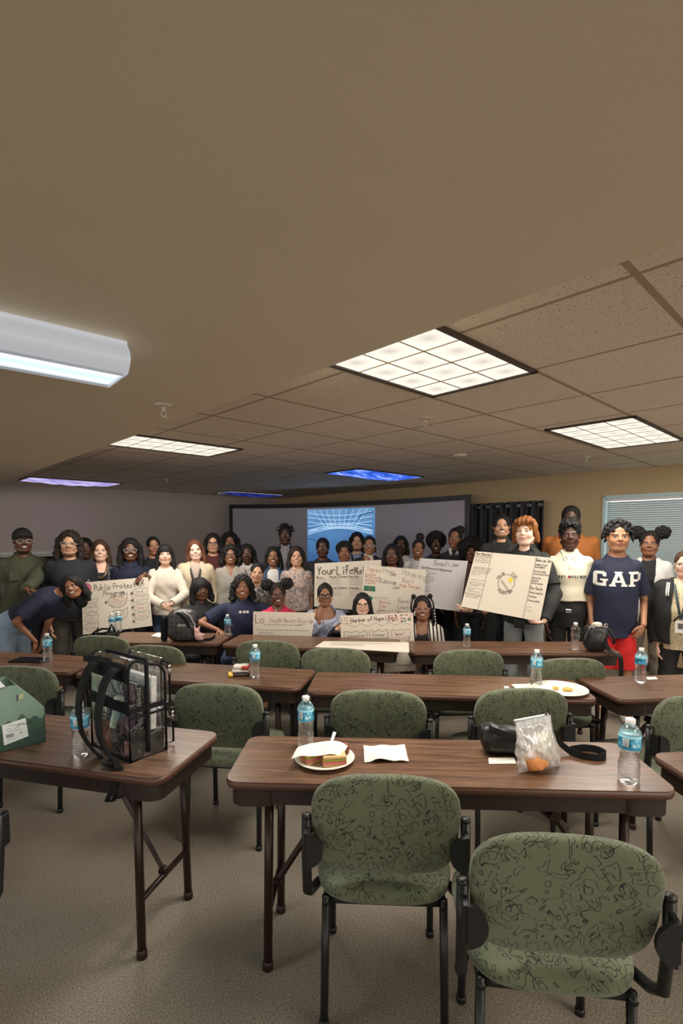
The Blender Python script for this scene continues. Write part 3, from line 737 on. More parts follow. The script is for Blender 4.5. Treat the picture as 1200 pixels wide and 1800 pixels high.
def arc_text(k, txt, R, a0, a1, h, inward=False):
    for i, ch in enumerate(txt):
        a = a0+(a1-a0)*i/max(1, len(txt)-1); ca, sa = cos(a), sin(a)
        for st in glyph(ch):
            P = []
            for px, py in st:
                u, v = (px-.25)*h*1.1, (py-.5)*h
                if inward: P.append((cx+(R-v)*ca-u*sa, cy+(R-v)*sa+u*ca))
                else: P.append((cx+(R+v)*ca+u*sa, cy+(R+v)*sa-u*ca))
            K[k].line(P, .0024)
arc_text('black', 'FOLLOW', r+.016, radians(160), radians(118), .019); arc_text('black', 'STAR', r+.016, radians(68), radians(38), .021); arc_text('black', 'FOUNDATION', r+.014, radians(232), radians(312), .019, True)
YE = 4.16
poster('large white poster with a circle of stairs and a yellow star', at(836, 969, YE), at(971, 980.5, YE), at(948, 1092.5, YE-.02), at(809.7, 1066, YE-.02), K, W, H)
# --- F : Never Give Up
W, H = .55, .49; K = inks('grey', 'black', 'red')
for d in (0, .004): K['grey'].text('Lo', .02+d, H-.10, .075 if d == 0 else .073, .003, .6)
K['grey'].text('Youth Never Give Up', .15, H-.09, .038, .003, .60)
K['black'].scrib(.10, H-.118, .30, .012, .002); K['grey'].line([(.40, H-.11), (.48, H-.10)], .003)
K['black'].scrib(.03, H-.165, .44, .012, .002); K['black'].scrib(.05, H-.19, .10, .012, .002); K['grey'].scrib(.36, H-.215, .17, .012, .002)
for j in range(4): K['black'].scrib(.40, .10-.025*j, .1, .014, .002)
YF = 4.44
poster('white poster titled Never Give Up held by the woman in the floral top', at(445, 1075, YF), at(554, 1077, YF), at(539, 1174, YF), at(444, 1172, YF), K, W, H)
# --- G : Harbor of Hope
W, H = .63, .50; K = inks('black', 'red', 'green', 'pink', 'grey')
K['black'].text('Harbor of Hope LFa.', .095, H-.060, .036, .0042, .60, .03)
def heart(k, x, y, s): K[k].poly([(x, y-s), (x+s, y+.1*s), (x+.9*s, y+.7*s), (x+.45*s, y+.85*s), (x, y+.4*s), (x-.45*s, y+.85*s), (x-.9*s, y+.7*s), (x-s, y+.1*s)])
for (x, y) in [(.43+.022*i+random.uniform(-.008, .008), H-.02-.022*j+random.uniform(-.006, .006)) for i in range(9) for j in range(3)]: heart(random.choice(('red', 'green', 'pink', 'black')), x, y, .008)
for (x, y) in [(.012+.024*i+random.uniform(-.005, .005), H-.02-.022*j) for i in range(4) for j in range(3)]: heart(random.choice(('red', 'green', 'pink', 'black')), x, y, .006)
K['grey'].line([(.03+.57*i/40, H-.085+.012*sin(i*.75)) for i in range(41)], .002)
for i, (x0, tt, k) in enumerate(((.03, 'Description', 'black'), (.25, 'Purpose', 'black'), (.44, 'Impact', 'red'))):
    wv = .19 if i == 0 else .15
    P = [(x0+wv*t/10, .36+.008*sin(t*1.5)) for t in range(11)]+[(x0+wv+.008*sin(t), .36-.10*t/5) for t in range(6)]+[(x0+wv*(1-t/10), .26+.008*sin(t)) for t in range(11)]+[(x0, .36)]
    K[k].line(P, .0026); K['grey' if k == 'black' else k].text(tt, x0+.025, .315, .026, .0024, .58)
    K[k].scrib(x0+.02, .292, wv*.8, .009, .002); K[k].scrib(x0+.02, .275, wv*.8, .009, .002)
for j in range(3):
    x0 = .05+.2*j; K['red' if j == 0 else 'grey'].line(ring(x0+.08, .12, .09, .07, 20), .0024); K['grey'].scrib(x0+.02, .05, .12, .01, .002)
YG = 4.33
poster('white poster titled Harbor of Hope with small hearts, held by the girl in glasses', at(597.5, 1082.5, YG), at(725.5, 1077, YG), at(730.5, 1179, YG), at(601, 1186, YG), K, W, H)
# --- blank sheet lying on the table, hanging over the end
K = inks('grey'); W, H = .62, .10
z_ = TZ+.006
q = [on(569, 1127.5, z_), on(718, 1129.5, z_), on(719, 1147, z_), on(553, 1137.5, z_)]
for j in range(3): K['grey'].scrib(.08, .075-.018*j, .22 if j else .4, .008, .0018)
o = poster('long white paper sheet lying flat on the back row table', *q, K, W, H); o['category'] = 'paper'; o.name = 'paper_sheet'
# ------------------------------------------------------------------ water bottles
g = G('bottle_plastic')
o = g.obj(); bm_ = g.bump(g.noise(g.scale(o, (1, 1, 2.5)), 60, 2), .35, .004)
tr = g.n('BsdfTransparent', {0: (.96, .975, .98)}); rf = g.n('BsdfGlass', {0: (.97, .985, 1.0), 1: .02, 2: 1.22}); gl = g.n('BsdfGlossy', {0: (1, 1, 1), 1: .06}); g.set(gl, 'Normal', bm_)
m1 = g.n('MixShader', {0: .45, 1: tr.outputs[0], 2: rf.outputs[0]}); lw = g.n('LayerWeight', {0: .28}); g.set(lw, 'Normal', bm_)
g.end(g.n('MixShader', {0: g.math('ADD', .05, g.math('MULTIPLY', lw.outputs[0], .55)), 1: m1.outputs[0], 2: gl.outputs[0]})); PET = g.m
g = G('bottle_label'); o = g.obj(); xz = g.xyz(o)
n_ = g.noise(o, 55, 3); band = g.math('GREATER_THAN', xz[2], .149)
ang = g.math('ARCTAN2', xz[1], xz[0])
c = g.ramp(n_, [(.36, sl(34, 82, 70)), (.62, sl(120, 200, 224)), (.47, sl(30, 128, 176)), (.7, sl(220, 240, 244))])
c = g.mix(band, c, sl(150, 212, 228)); c = g.mix(g.math('LESS_THAN', xz[2], .122), c, sl(58, 160, 200))
bar = g.math('MULTIPLY', g.math('LESS_THAN', g.math('ABSOLUTE', g.math('ADD', ang, 2.15)), .28), g.math('LESS_THAN', g.math('ABSOLUTE', g.math('SUBTRACT', xz[2], .135)), .013))
strp = g.math('LESS_THAN', g.math('FRACT', g.math('MULTIPLY', xz[2], 420.0)), .45)
c = g.mix(bar, c, sl(235, 238, 238)); c = g.mix(g.math('MULTIPLY', g.math('MULTIPLY', bar, strp), g.math('LESS_THAN', g.math('ABSOLUTE', g.math('ADD', ang, 2.15)), .22)), c, sl(60, 80, 90))
g.bsdf(c, .3); LAB = g.m
CAP = plain('white_cap', sl(235, 235, 232), .35)
bottle0 = None
def bottle(px, py, hpx, label, z=TZ+.0005, rot=0, nolabel=False):
    global bottle0
    p = on(px, py, z); d = p.y; s = hpx*d/F/.205/(.985)
    if bottle0 is None:
        t = thing('water_bottle', label, 'water bottle', (0,0,0), 0, 'plastic water bottles')
        prof = [(.001, .006), (.018, .005), (.024, 0), (.029, .002), (.0318, .008)]
        for i in range(26):
            z_ = .012+i*.0034; rr = .0324-.0016*(1+sin(i*2*pi/3.0))*.75
            if z_ > .06: rr -= .004*sin(pi*min(1, (z_-.06)/.045))
            prof.append((rr, z_))
        prof += [(.0322, .104), (.0328, .108), (.0328, .111), (.0322, .112), (.0322, .157), (.0328, .159), (.0318, .163), (.0285, .170), (.0235, .178), (.0175, .1845), (.0128, .188), (.0125, .193), (.001, .194)]
        MB().lathe(prof, seg=40).build('plastic_body', PET, t, True)
        MB().lathe([(.0326, .112), (.0330, .1125), (.0330, .1565), (.0326, .157)], seg=40).build('label', LAB, t, True)
        MB().lathe([(.001, .190), (.0145, .190), (.0148, .1915), (.0148, .203), (.0135, .205), (.001, .205)], seg=28).build('cap', CAP, t, 'auto')
        bottle0 = t; o = t; o.location = p; o.rotation_euler.z = rot; o.scale = (s, s, s)
    else: o = dup(bottle0, p, rot, label, s)
    if nolabel:
        for ch in list(o.children):
            if ch.name.startswith('label'): bpy.data.objects.remove(ch)
    return o
bottle(142.5, 1327, 96, 'water bottle beside the green gable box on the left table', rot=.6)
bottle(537.5, 1312, 91, 'water bottle standing just behind the sandwich plate')
bottle(1104, 1373, 114, 'largest water bottle, at the right end of the nearest table', rot=-.3)
bottle(448.5, 1190, 58, 'water bottle beside the red and white pile', rot=.5)
bottle(84, 1162, 49, 'water bottle beside the thin black tablet at far left', rot=.4)
bottle(942, 1205, 64, 'water bottle beside the plate of biscuits', rot=-.2)
bottle(1125, 1199, 61, 'water bottle beside the small white slip on the right table', rot=1.2)
bottle(820, 1137, 41, 'lone water bottle on the back table in front of the black clothing')
bottle(1010, 1142, 48, 'unlabelled water bottle left of the black handbag', nolabel=True)
bottle(400, 1117, 37, 'water bottle in front of the seated woman in the navy polo', rot=.8)
bottle(197, 1111, 33, 'water bottle with the green label in front of the rose poster', rot=2.0)
bottle(208.5, 1110, 35, 'water bottle right behind the strap tangle, in front of the rose poster', rot=2.6)
# ------------------------------------------------------------------ plates and food
PLT = plain('paper_plate', sl(236, 230, 216), .5); NAP = plain('napkin', sl(240, 232, 212), .9, bump=.3, bscale=90)
def plate(p, r, label):
    prof = [(.001, .001), (r*.62, .001), (r*.68, .004), (r*.97, .016), (r, .0165), (r*.985, .019), (r*.95, .0185), (r*.68, .008), (r*.6, .0045), (.001, .0045)]
    o = MB().lathe(prof, seg=64).build('paper_plate', PLT, None, 'auto', p); return tag(o, label, 'plate')
pc = on(570.5, 1337, TZ+.0005); R_ = 53*pc.y/F*1.02
plate(pc, R_, 'round white paper plate with the sandwich on the nearest table')
def soft(name, mat, fn, nu, nv, th, parent=None, loc=None):
    """a thin cloth/paper sheet with real thickness"""
    m = MB(); m.grid(lambda u, v: Vector(fn(u, v))+Vector((0,0,th)), nu, nv); m.grid(lambda u, v: Vector(fn(1-u, v)), nu, nv)
    for (f0, f1, n) in ((lambda t: (t, 0), None, nu), (lambda t: (1, t), None, nv), (lambda t: (1-t, 1), None, nu), (lambda t: (0, 1-t), None, nv)):
        for i in range(n):
            a, b = Vector(fn(*f0(i/n))), Vector(fn(*f0((i+1)/n))); k = Vector((0,0,th)); m.add([a, b, b+k, a+k], [(0,1,2,3)])
    return m.build(name, mat, parent, 'auto', loc)
sand = thing('sandwich', 'cut sandwich of ham and lettuce on the paper plate', 'sandwich', pc+Vector((.012, -.028, .006)), .12)
BRD = plain('bread', sl(222, 186, 132), .9, bump=.6, bscale=200); HAM = plain('ham', sl(206, 112, 110), .5, var=.2, bscale=90); LET = plain('lettuce', sl(150, 160, 60), .7, var=.4, bscale=90)
for dx, dy, rz in ((.022, -.022, .0), (-.055, .018, .5)):
    M3 = Matrix.Rotation(rz, 3, 'Z')
    for (mt, nm, z0, h) in ((BRD, 'bread_slice', .0, .012), (HAM, 'ham', .012, .012), (LET, 'lettuce', .024, .007), (BRD, 'bread_slice', .031, .012)):
        e = .004 if nm in ('ham', 'lettuce') else 0
        MB().box((dx, dy, z0+h/2), (.085+e, .055+e, h), M3, .003).build(nm, mt, sand, False)
MB().superell((.075, .062, .026), (.018, .02, .022), 1, 1, 16, 10).build('meat_piece', plain('bacon', sl(120, 56, 36), .5, var=.4, bscale=120), sand, True)
def nap1(u, v):
    x, y = (u-.5)*.185, (v-.5)*.125
    z = .056-.8*max(0, abs(x)-.05)**1.3-.35*max(0, -y-.02)**1.1-1.1*max(0, y-.01)**1.5+.0035*sin(38*x+20*y)+.003*sin(55*y-9*x)
    return (x+.25*y, y+.05*x, max(z, .012))
tag(soft('paper_napkin', NAP, nap1, 26, 20, .0015, None, pc+Vector((-.012, -.006, .005))), 'white paper napkin draped over the sandwich on the plate', 'napkin')
fk = thing('plastic_fork', 'white plastic fork handle sticking up behind the sandwich', 'fork', pc+Vector((.01, .03, .02)))
MB().tube([(.0, -.02, 0), (.015, .03, .03), (.027, .062, .055)], [.005, .0055, .007], 8, flat=((0, -.5, .86), .4)).build('handle', CAP, fk, True)
pn = on(677, 1326, TZ+.001)
def nap2(u, v):
    x, y = (u-.5)*.168, (v-.5)*.145
    bulge = .016*math.exp(-((x+.02)/.045)**2-((y+.012)/.035)**2)
    return (x+.02*y, y+.01*sin(x*30)*.3, .004+bulge+.0025*sin(70*x+30*y)+.002*sin(90*y)+ (.010 if y < -.03 and -.06 < x < .03 else 0)*(1-((x+.015)/.045)**2 if abs(x+.015) < .045 else 0))
tag(soft('paper_napkin', NAP, nap2, 30, 18, .002, None, pn), 'folded paper napkin wrapping a snack, right of the sandwich plate', 'napkin')
tag(MB().superell((0, 0, .009), (.032, .016, .009), .8, .8, 20, 12).build('snack', plain('snack_brown', sl(150, 104, 62), .7, var=.5, bscale=120), None, True, pn+Vector((-.01, -.036, .001))), 'brown snack peeking out of the folded napkin', 'snack')
pb = on(984, 1214.5, TZ+.0005); plate(pb, 47*pb.y/F, 'white paper plate of biscuits on the middle row table')
BIS = plain('biscuit', sl(226, 178, 92), .8, bump=.6, bscale=160, var=.2)
for (dx, dy, r, lb) in ((.035, -.012, .027, 'golden round biscuit nearest the fork on the far plate'), (-.02, .012, .017, 'smaller broken biscuit piece left of the round one')):
    tag(MB().superell((0,0,.008), (r, r*.85, .008), .7, 1, 24, 10).build('biscuit', BIS, None, True, pb+Vector((dx, dy, .006))), lb, 'biscuit')
fk = thing('plastic_fork', 'white plastic fork lying across the plate of biscuits', 'fork', pb+Vector((.085, 0, .016)))
MB().tube([(-.01, -.05, 0.004), (0, .0, .0), (.012, .045, .006)], [.004, .0045, .006], 8, flat=((0, 0, 1), .4)).build('handle', CAP, fk, True)
MB().box((-.014, -.07, .004), (.016, .04, .002), rotm(.1)).build('tines', CAP, fk)
q = on(926, 1207, TZ+.001)
tag(soft('paper_napkin', NAP, lambda u, v: ((u-.5)*.16, (v-.5)*.09+.03*(u-.5), .002+.002*sin(u*9)*sin(v*7)), 10, 8, .002, None, q), 'flat white napkin left of the plate of biscuits', 'napkin')
tag(MB().lathe([(.001, 0), (.0145, 0), (.0148, .002), (.0148, .011), (.0135, .0125), (.001, .0125)], seg=28).build('bottle_cap', CAP, None, 'auto', on(890, 1211, TZ+.0005)), 'loose white bottle cap left of the flat napkin', 'bottle cap')
# ------------------------------------------------------------------ cards
def card(pts, label, name='business_card'):
    P = [on(x, y, TZ+.0008) for x, y in pts]; c = sum(P, Vector())/4
    m = MB().add([p-c for p in P]+[p-c+Vector((0,0,.0012)) for p in P], [(3,2,1,0),(4,5,6,7),(0,1,5,4),(1,2,6,5),(2,3,7,6),(3,0,4,7)])
    return tag(m.build(name, plain('card_white', sl(240, 234, 222), .6), None, False, c), label, 'card')
cd = card([(859, 1343), (907, 1342.5), (903, 1332), (858, 1332.5)], 'white business card in front of the black pouch')
ik = Ink(); ik.scrib(-.012, .002, .03, .003, .0007); ik.poly([(-.034, .008), (-.03, .008), (-.03, .011), (-.034, .011)])
ik.mesh(lambda u, v, o: (u, v, .0018)).build('print', INK['grey'], cd)
card([(1138, 1195), (1156, 1194), (1152, 1190), (1134, 1190.5)], 'small white slip beside the bottle on the right table', 'paper_slip')
card([(265, 1117.5), (281, 1120.5), (285, 1113), (277, 1112)], 'cream paper slip left of the black studded backpack', 'paper_slip')
q = on(58, 1163.5, TZ+.001)
tag(MB().box((0, 0, .005), (.22, .13, .009), rotm(-.05), .003).build('tablet', plain('black_gloss', (.006, .006, .008), .12), None, False, on(52, 1161, TZ+.001)), 'thin black tablet lying at the left end of the middle row', 'tablet')
# ------------------------------------------------------------------ green gable box
bx = on(80.5, 1303, TZ+.0005); ex = on(0, 1323, TZ+.0005); u = (bx-ex).normalized(); ya = atan2(u.y, u.x)
gb = thing('gable_box', 'dark green cardboard gable box with a white sticker at the left edge', 'box', bx, ya)
Wb, Db, Hb, Ht = .30, .17, .145, .26
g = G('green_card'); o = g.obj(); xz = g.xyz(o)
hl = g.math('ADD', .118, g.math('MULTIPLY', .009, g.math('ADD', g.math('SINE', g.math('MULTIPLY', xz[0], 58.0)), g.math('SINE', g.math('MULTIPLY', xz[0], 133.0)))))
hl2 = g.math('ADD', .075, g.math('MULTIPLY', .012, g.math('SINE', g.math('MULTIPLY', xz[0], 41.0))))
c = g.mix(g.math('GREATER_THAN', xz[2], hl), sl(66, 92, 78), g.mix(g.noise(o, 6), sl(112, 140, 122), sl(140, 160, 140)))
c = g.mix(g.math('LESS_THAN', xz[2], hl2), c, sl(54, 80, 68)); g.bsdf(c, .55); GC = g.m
m = MB()
m.prism([(-Wb, 0), (0, 0), (0, Hb), (-.10, Ht), (-.125, Ht), (-.22, Ht-.02), (-Wb, Hb)], (0, 0, 0), (1,0,0), (0,0,1), (0,1,0), .003)
m.prism([(-Wb, 0), (0, 0), (0, Hb), (-.10, Ht), (-.125, Ht), (-.22, Ht-.02), (-Wb, Hb)], (0, Db, 0), (1,0,0), (0,0,1), (0,1,0), .003)
m.box((-.0015, Db/2, Hb/2), (.003, Db, Hb)); m.box((-Wb+.0015, Db/2, Hb/2), (.003, Db, Hb)); m.box((-Wb/2, Db/2, .0015), (Wb, Db, .003))
sl_ = Vector((-.10, 0, Ht-Hb)); m.add([(0, 0, Hb), (0, Db, Hb), (-.10, Db, Ht), (-.10, 0, Ht)], [(0,1,2,3)])
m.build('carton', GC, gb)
WHC = plain('white_card', sl(236, 238, 234), .6)
MB().prism([(-.26, .25), (-.135, .262), (-.15, .285), (-.19, .32), (-.28, .36)], (0, -.004, 0), (1,0,0), (0,0,1), (0,-1,0), .0025).build('inner_flap', WHC, gb)
st = MB().prism([(-.148, .025), (-.062, .040), (-.070, .118), (-.152, .107)], (0, -.001, 0), (1,0,0), (0,0,1), (0,-1,0), .0015).build('sticker', WHC, gb)
ik = Ink()
ik.scrib(-.132, .098, .05, .004, .001)
for k in range(9): ik.line([(-.138+.003*k, .054), (-.138+.003*k, .066)], .0014 if k % 3 else .0022)
ik.scrib(-.136, .083, .035, .007, .001); ik.scrib(-.100, .090, .026, .008, .002); ik.scrib(-.135, .045, .03, .003, .0009); ik.scrib(-.132, .075, .05, .003, .0009)
ik.line(ring(-.088, .062, .004, .004, 8), .0014)
ik.mesh(lambda u, v, o: (u, -.0028, v)).build('print', INK['black'], st)
MB().prism([(-.092, .198), (-.075, .2), (-.073, .222), (-.091, .219)], (0, -.001, 0), (1,0,0), (0,0,1), (0,-1,0), .001).build('tan_patch', plain('tan_print', sl(172, 176, 136), .6), gb)
MB().prism([(-.097, .195), (-.093, .196), (-.0925, .214), (-.0945, .222), (-.0975, .214)], (0, -.001, 0), (1,0,0), (0,0,1), (0,-1,0), .001).build('dark_patch', plain('dark_print', sl(44, 66, 66), .6), gb)
# ------------------------------------------------------------------ organic surfaces: smooth-blended volumes meshed with surface nets
f32 = np.float32
def A3(v): return np.array(v, dtype=f32)
class Prim:
    __slots__ = ('op', 'k', 'fn', 'c', 'r')
    def __init__(s, op, k, fn, c, r): s.op, s.k, s.fn, s.c, s.r = op, k, fn, (None if c is None else A3(c)), r
def cap(a, b, ra, rb, k=.02, op='u', flat=False, sc=None):
    a, b = A3(a), A3(b); ab = b-a; L2 = max(float(ab@ab), 1e-9); dn = ab/np.sqrt(L2)
    def fn(p):
        q = p-a; t = np.clip((q@ab)/L2, 0, 1)
        d = np.linalg.norm(q-t[:, None]*ab, axis=1)-(ra+(rb-ra)*t)
        if flat: d = np.maximum(d, (p-b)@dn)
        return d
    return Prim(op, k, fn, (a+b)/2, np.sqrt(L2)/2+max(ra, rb))
def ell(c, r, k=.02, op='u', R=None):
    c, r = A3(c), A3(r); Rm = None if R is None else np.array(R, dtype=f32)
    def fn(p):
        q = p-c
        if Rm is not None: q = q@Rm
        k0 = np.linalg.norm(q/r, axis=1); k1 = np.linalg.norm(q/(r*r), axis=1)+1e-9
        return k0*(k0-1)/k1
    return Prim(op, k, fn, c, float(max(r)))
def rbox(c, h, rad=.01, k=.02, op='u', R=None):
    c, h = A3(c), A3(h); Rm = None if R is None else np.array(R, dtype=f32)
    def fn(p):
        q = p-c
        if Rm is not None: q = q@Rm
        q = np.abs(q)-(h-rad)
        return np.linalg.norm(np.maximum(q, 0), axis=1)+np.minimum(q.max(axis=1), 0)-rad
    return Prim(op, k, fn, c, float(np.linalg.norm(h)))
def plane(p0, n, k=.004):
    p0, n = A3(p0), A3(n); n = n/np.linalg.norm(n)
    return Prim('i', k, lambda p: (p-p0)@n, None, 0)
def loft(p0, axis, side, front, st, k=.02, op='u', e=2.3):
    """st: rows (t, rx, ry, front offset)"""
    p0, ax, sd, fr = A3(p0), A3(axis), A3(side), A3(front); st = np.array(st, dtype=f32)
    tf = np.linspace(st[0, 0], st[-1, 0], 81); sm = [tf]
    for i in (1, 2, 3):
        y = np.interp(tf, st[:, 0], st[:, i])
        for _ in range(14): y[1:-1] = .25*y[:-2]+.5*y[1:-1]+.25*y[2:]
        sm.append(y)
    T, RX, RY, OF = [q.astype(f32) for q in sm]
    def fn(p):
        q = p-p0; t = q@ax; tt = np.clip(t, T[0], T[-1])
        rx, ry, of = np.interp(tt, T, RX), np.interp(tt, T, RY), np.interp(tt, T, OF)
        u = np.abs(q@sd)/rx; v = np.abs(q@fr-of)/ry
        d = ((u**e+v**e)**(1/e)-1)*np.minimum(rx, ry)
        return np.maximum(np.maximum(d, t-T[-1]), T[0]-t).astype(f32)
    m = (T[0]+T[-1])/2
    return Prim(op, k, fn, p0+ax*m, float(np.hypot((T[-1]-T[0])/2, max(RX.max(), RY.max())+abs(OF).max())))
def smin(a, b, k):
    if k <= 0: return np.minimum(a, b)
    h = np.maximum(k-np.abs(a-b), 0)/k; return np.minimum(a, b)-h*h*k*.25
def smax(a, b, k): return -smin(-a, -b, k)
def evaluate(pr, P, bc=None, br=0.0, noise=None):
    n = P.shape[0]; m = P.shape[1]; d = np.full((n, m), 10.0, dtype=f32)
    for p in pr:
        if p.c is None or bc is None: sel = slice(None); Q = P.reshape(-1, 3); sh = (n, m)
        else:
            ok = np.nonzero(np.linalg.norm(bc-p.c, axis=1)-p.r < br+p.k+.01)[0]
            if len(ok) == 0: continue
            sel = ok; Q = P[ok].reshape(-1, 3); sh = (len(ok), m)
        v = p.fn(Q).reshape(sh).astype(f32)
        if p.op == 'u': d[sel] = smin(d[sel], v, p.k)
        elif p.op == 's': d[sel] = smax(d[sel], -v, p.k)
        else: d[sel] = smax(d[sel], v, p.k)
    if noise is not None: d += noise(P.reshape(-1, 3)).reshape(n, m)
    return d
def sdf_mesh(prims, h, noise=None, B=8):
    """returns (verts Nx3, quads Mx4)"""
    us = [p for p in prims if p.op == 'u']
    lo = np.min([p.c-p.r for p in us], axis=0)-.02; hi = np.max([p.c+p.r for p in us], axis=0)+.02
    bs = B*h; nb = np.ceil((hi-lo)/bs).astype(int)+1
    gi = np.stack(np.meshgrid(*[np.arange(k) for k in nb], indexing='ij'), -1).reshape(-1, 3)
    bc = (lo+(gi+.5)*bs).astype(f32); br = bs*.87
    near = np.zeros(len(bc), bool)
    for p in us: near |= (np.linalg.norm(bc-p.c, axis=1) < p.r+br+.02)
    gi, bc = gi[near], bc[near]
    d = evaluate(prims, bc[:, None, :])[:, 0]
    ok = np.abs(d) < br*1.35+.02; gi, bc = gi[ok], bc[ok]
    l = np.arange(B+1); loc = np.stack(np.meshgrid(l, l, l, indexing='ij'), -1).reshape(-1, 3)
    G0 = gi[:, None, :]*B+loc[None]                    # global corner indices
    P = (lo+G0*h).astype(f32)
    D = evaluate(prims, P, bc, br, noise).reshape(len(gi), B+1, B+1, B+1)
    S = D < 0
    corners = [(i, j, k) for i in (0, 1) for j in (0, 1) for k in (0, 1)]
    cs = np.stack([S[:, i:B+i, j:B+j, k:B+k] for i, j, k in corners], -1); n_in = cs.sum(-1)
    act = np.nonzero((n_in > 0) & (n_in < 8))
    if len(act[0]) == 0: return np.zeros((0, 3)), np.zeros((0, 4), int)
    dv = np.stack([D[:, i:B+i, j:B+j, k:B+k][act] for i, j, k in corners], -1)
    cidx = np.array(corners)
    num = np.zeros((len(dv), 3)); cnt = np.zeros(len(dv))
    for a in range(8):
        for b in range(a+1, 8):
            if np.abs(cidx[a]-cidx[b]).sum() != 1: continue
            da, db = dv[:, a], dv[:, b]; cr = (da < 0) != (db < 0)
            t = np.where(cr, da/(da-db+1e-12), 0)
            num += np.where(cr[:, None], cidx[a]+t[:, None]*(cidx[b]-cidx[a]), 0); cnt += cr
    cell = gi[act[0]]*B+np.stack(act[1:], -1)
    V = lo+(cell+num/cnt[:, None])*h
    N = (nb*B+2).astype(np.int64); key = (cell[:, 0]*N[1]+cell[:, 1])*N[2]+cell[:, 2]
    order = np.argsort(key); sk = key[order]
    def look(c):
        kk = (c[:, 0]*N[1]+c[:, 1])*N[2]+c[:, 2]; i = np.searchsorted(sk, kk); i = np.minimum(i, len(sk)-1)
        return np.where(sk[i] == kk, order[i], -1)
    Q = []
    d0 = dv[:, 0] < 0
    for ax, ci in ((0, 4), (1, 2), (2, 1)):
        d1 = dv[:, ci] < 0; e = np.nonzero(d0 != d1)[0]; c = cell[e]
        u, v = (ax+1) % 3, (ax+2) % 3; ou = np.zeros(3, int); ov = np.zeros(3, int); ou[u] = 1; ov[v] = 1
        q = np.stack([e, look(c-ou), look(c-ou-ov), look(c-ov)], -1)
        flip = ~d0[e]; q[flip] = q[flip][:, ::-1]
        Q.append(q[(q >= 0).all(1)])
    return V, np.concatenate(Q)
def np_mesh(name, V, Q, mat, parent=None, attr=None):
    me = bpy.data.meshes.new(name); nv, nq = len(V), len(Q)
    me.vertices.add(nv); me.vertices.foreach_set('co', np.asarray(V, dtype=f32).ravel())
    me.loops.add(nq*4); me.loops.foreach_set('vertex_index', np.asarray(Q, dtype=np.int32).ravel())
    me.polygons.add(nq); me.polygons.foreach_set('loop_start', np.arange(0, nq*4, 4, dtype=np.int32))
    me.polygons.foreach_set('use_smooth', np.ones(nq, bool))
    me.update(calc_edges=True)
    if attr is not None:
        a = me.attributes.new('hl', 'FLOAT_VECTOR', 'POINT'); a.data.foreach_set('vector', np.asarray(attr, dtype=f32).ravel())
    if mat: me.materials.append(mat)
    o = bpy.data.objects.new(name, me); COL.objects.link(o)
    if parent: o.parent = parent
    return o
def strands(a, f, ph=0.0):
    return lambda p: a*(np.sin(f*p[:, 0]+3*np.sin(11*p[:, 2]+ph)+ph)+np.sin(f*.9*p[:, 1]+3*np.sin(9*p[:, 2]))+.5*np.sin(f*.22*p[:, 2]+ph)).astype(f32)
def curls(a, f, ph=0.0):
    return lambda p: a*(np.sin(f*p[:, 0]+ph+1.5*np.sin(.5*f*p[:, 2]))*np.sin(f*p[:, 2]+ph)+np.sin(f*.9*p[:, 1]+1.2*np.sin(.6*f*p[:, 0]))*np.sin(f*.8*p[:, 2]+1)).astype(f32)
def wav(a, f, ph=0.0):
    return lambda p: a*(np.sin(f*p[:, 0]*1.0+ph+2.1*np.sin(f*.43*p[:, 2]+ph))*np.sin(f*.8*p[:, 2]+1.7+ph+1.3*np.sin(f*.5*p[:, 0]))+.6*np.sin(f*1.3*p[:, 1]+f*.6*p[:, 2]+ph)).astype(f32)
# ------------------------------------------------------------------ clear backpack
g = G('clear_vinyl'); o = g.obj(); n_ = g.noise(o, 11, 3, .5, 1.2); bm_ = g.bump(n_, .55, .02)
tr = g.n('BsdfTransparent', {0: (.93, .94, .94)}); gl = g.n('BsdfGlossy', {0: (.9, .92, .94), 1: .12}); g.set(gl, 'Normal', bm_)
fr = g.n('LayerWeight', {0: .30}); g.set(fr, 'Normal', bm_)
fac = g.math('ADD', .05, g.math('MULTIPLY', fr.outputs[0], .45))
g.end(g.n('MixShader', {0: fac, 1: tr.outputs[0], 2: gl.outputs[0]})); VINYL = g.m
WEB = plain('black_webbing', (.006, .006, .007), .75, 0, .3, 300, Specular_IOR_Level=.25)
p0 = on(229, 1341, TZ+.001); pe = on(301, 1314, TZ+.001)
ux = (pe-p0).normalized(); yb = atan2(ux.y, ux.x)
bp = thing('clear_backpack', 'clear vinyl backpack with black straps at the end of the left table', 'backpack', p0, yb)
D1, WB, HB = .155, .29, .385
def outl(d, h, r=.055, n=8, x0=0):                    # side outline in (x,z)
    P = [(x0, .0), (x0+d, .0)]
    P += [(x0+d-r+r*cos(a), h*.93-r+r*sin(a)) for a in [pi/2*i/n for i in range(n+1)]]
    P += [(x0+r*.6+.9*r*cos(a)*.66, h-r+r*sin(a)) for a in [pi/2+pi/2*i/n for i in range(n+1)]]
    return P
O1 = outl(D1, HB)
m = MB().prism(O1, (0, 0, 0), (1,0,0), (0,0,1), (0,1,0), WB); m.build('vinyl_shell', VINYL, bp, 'auto')
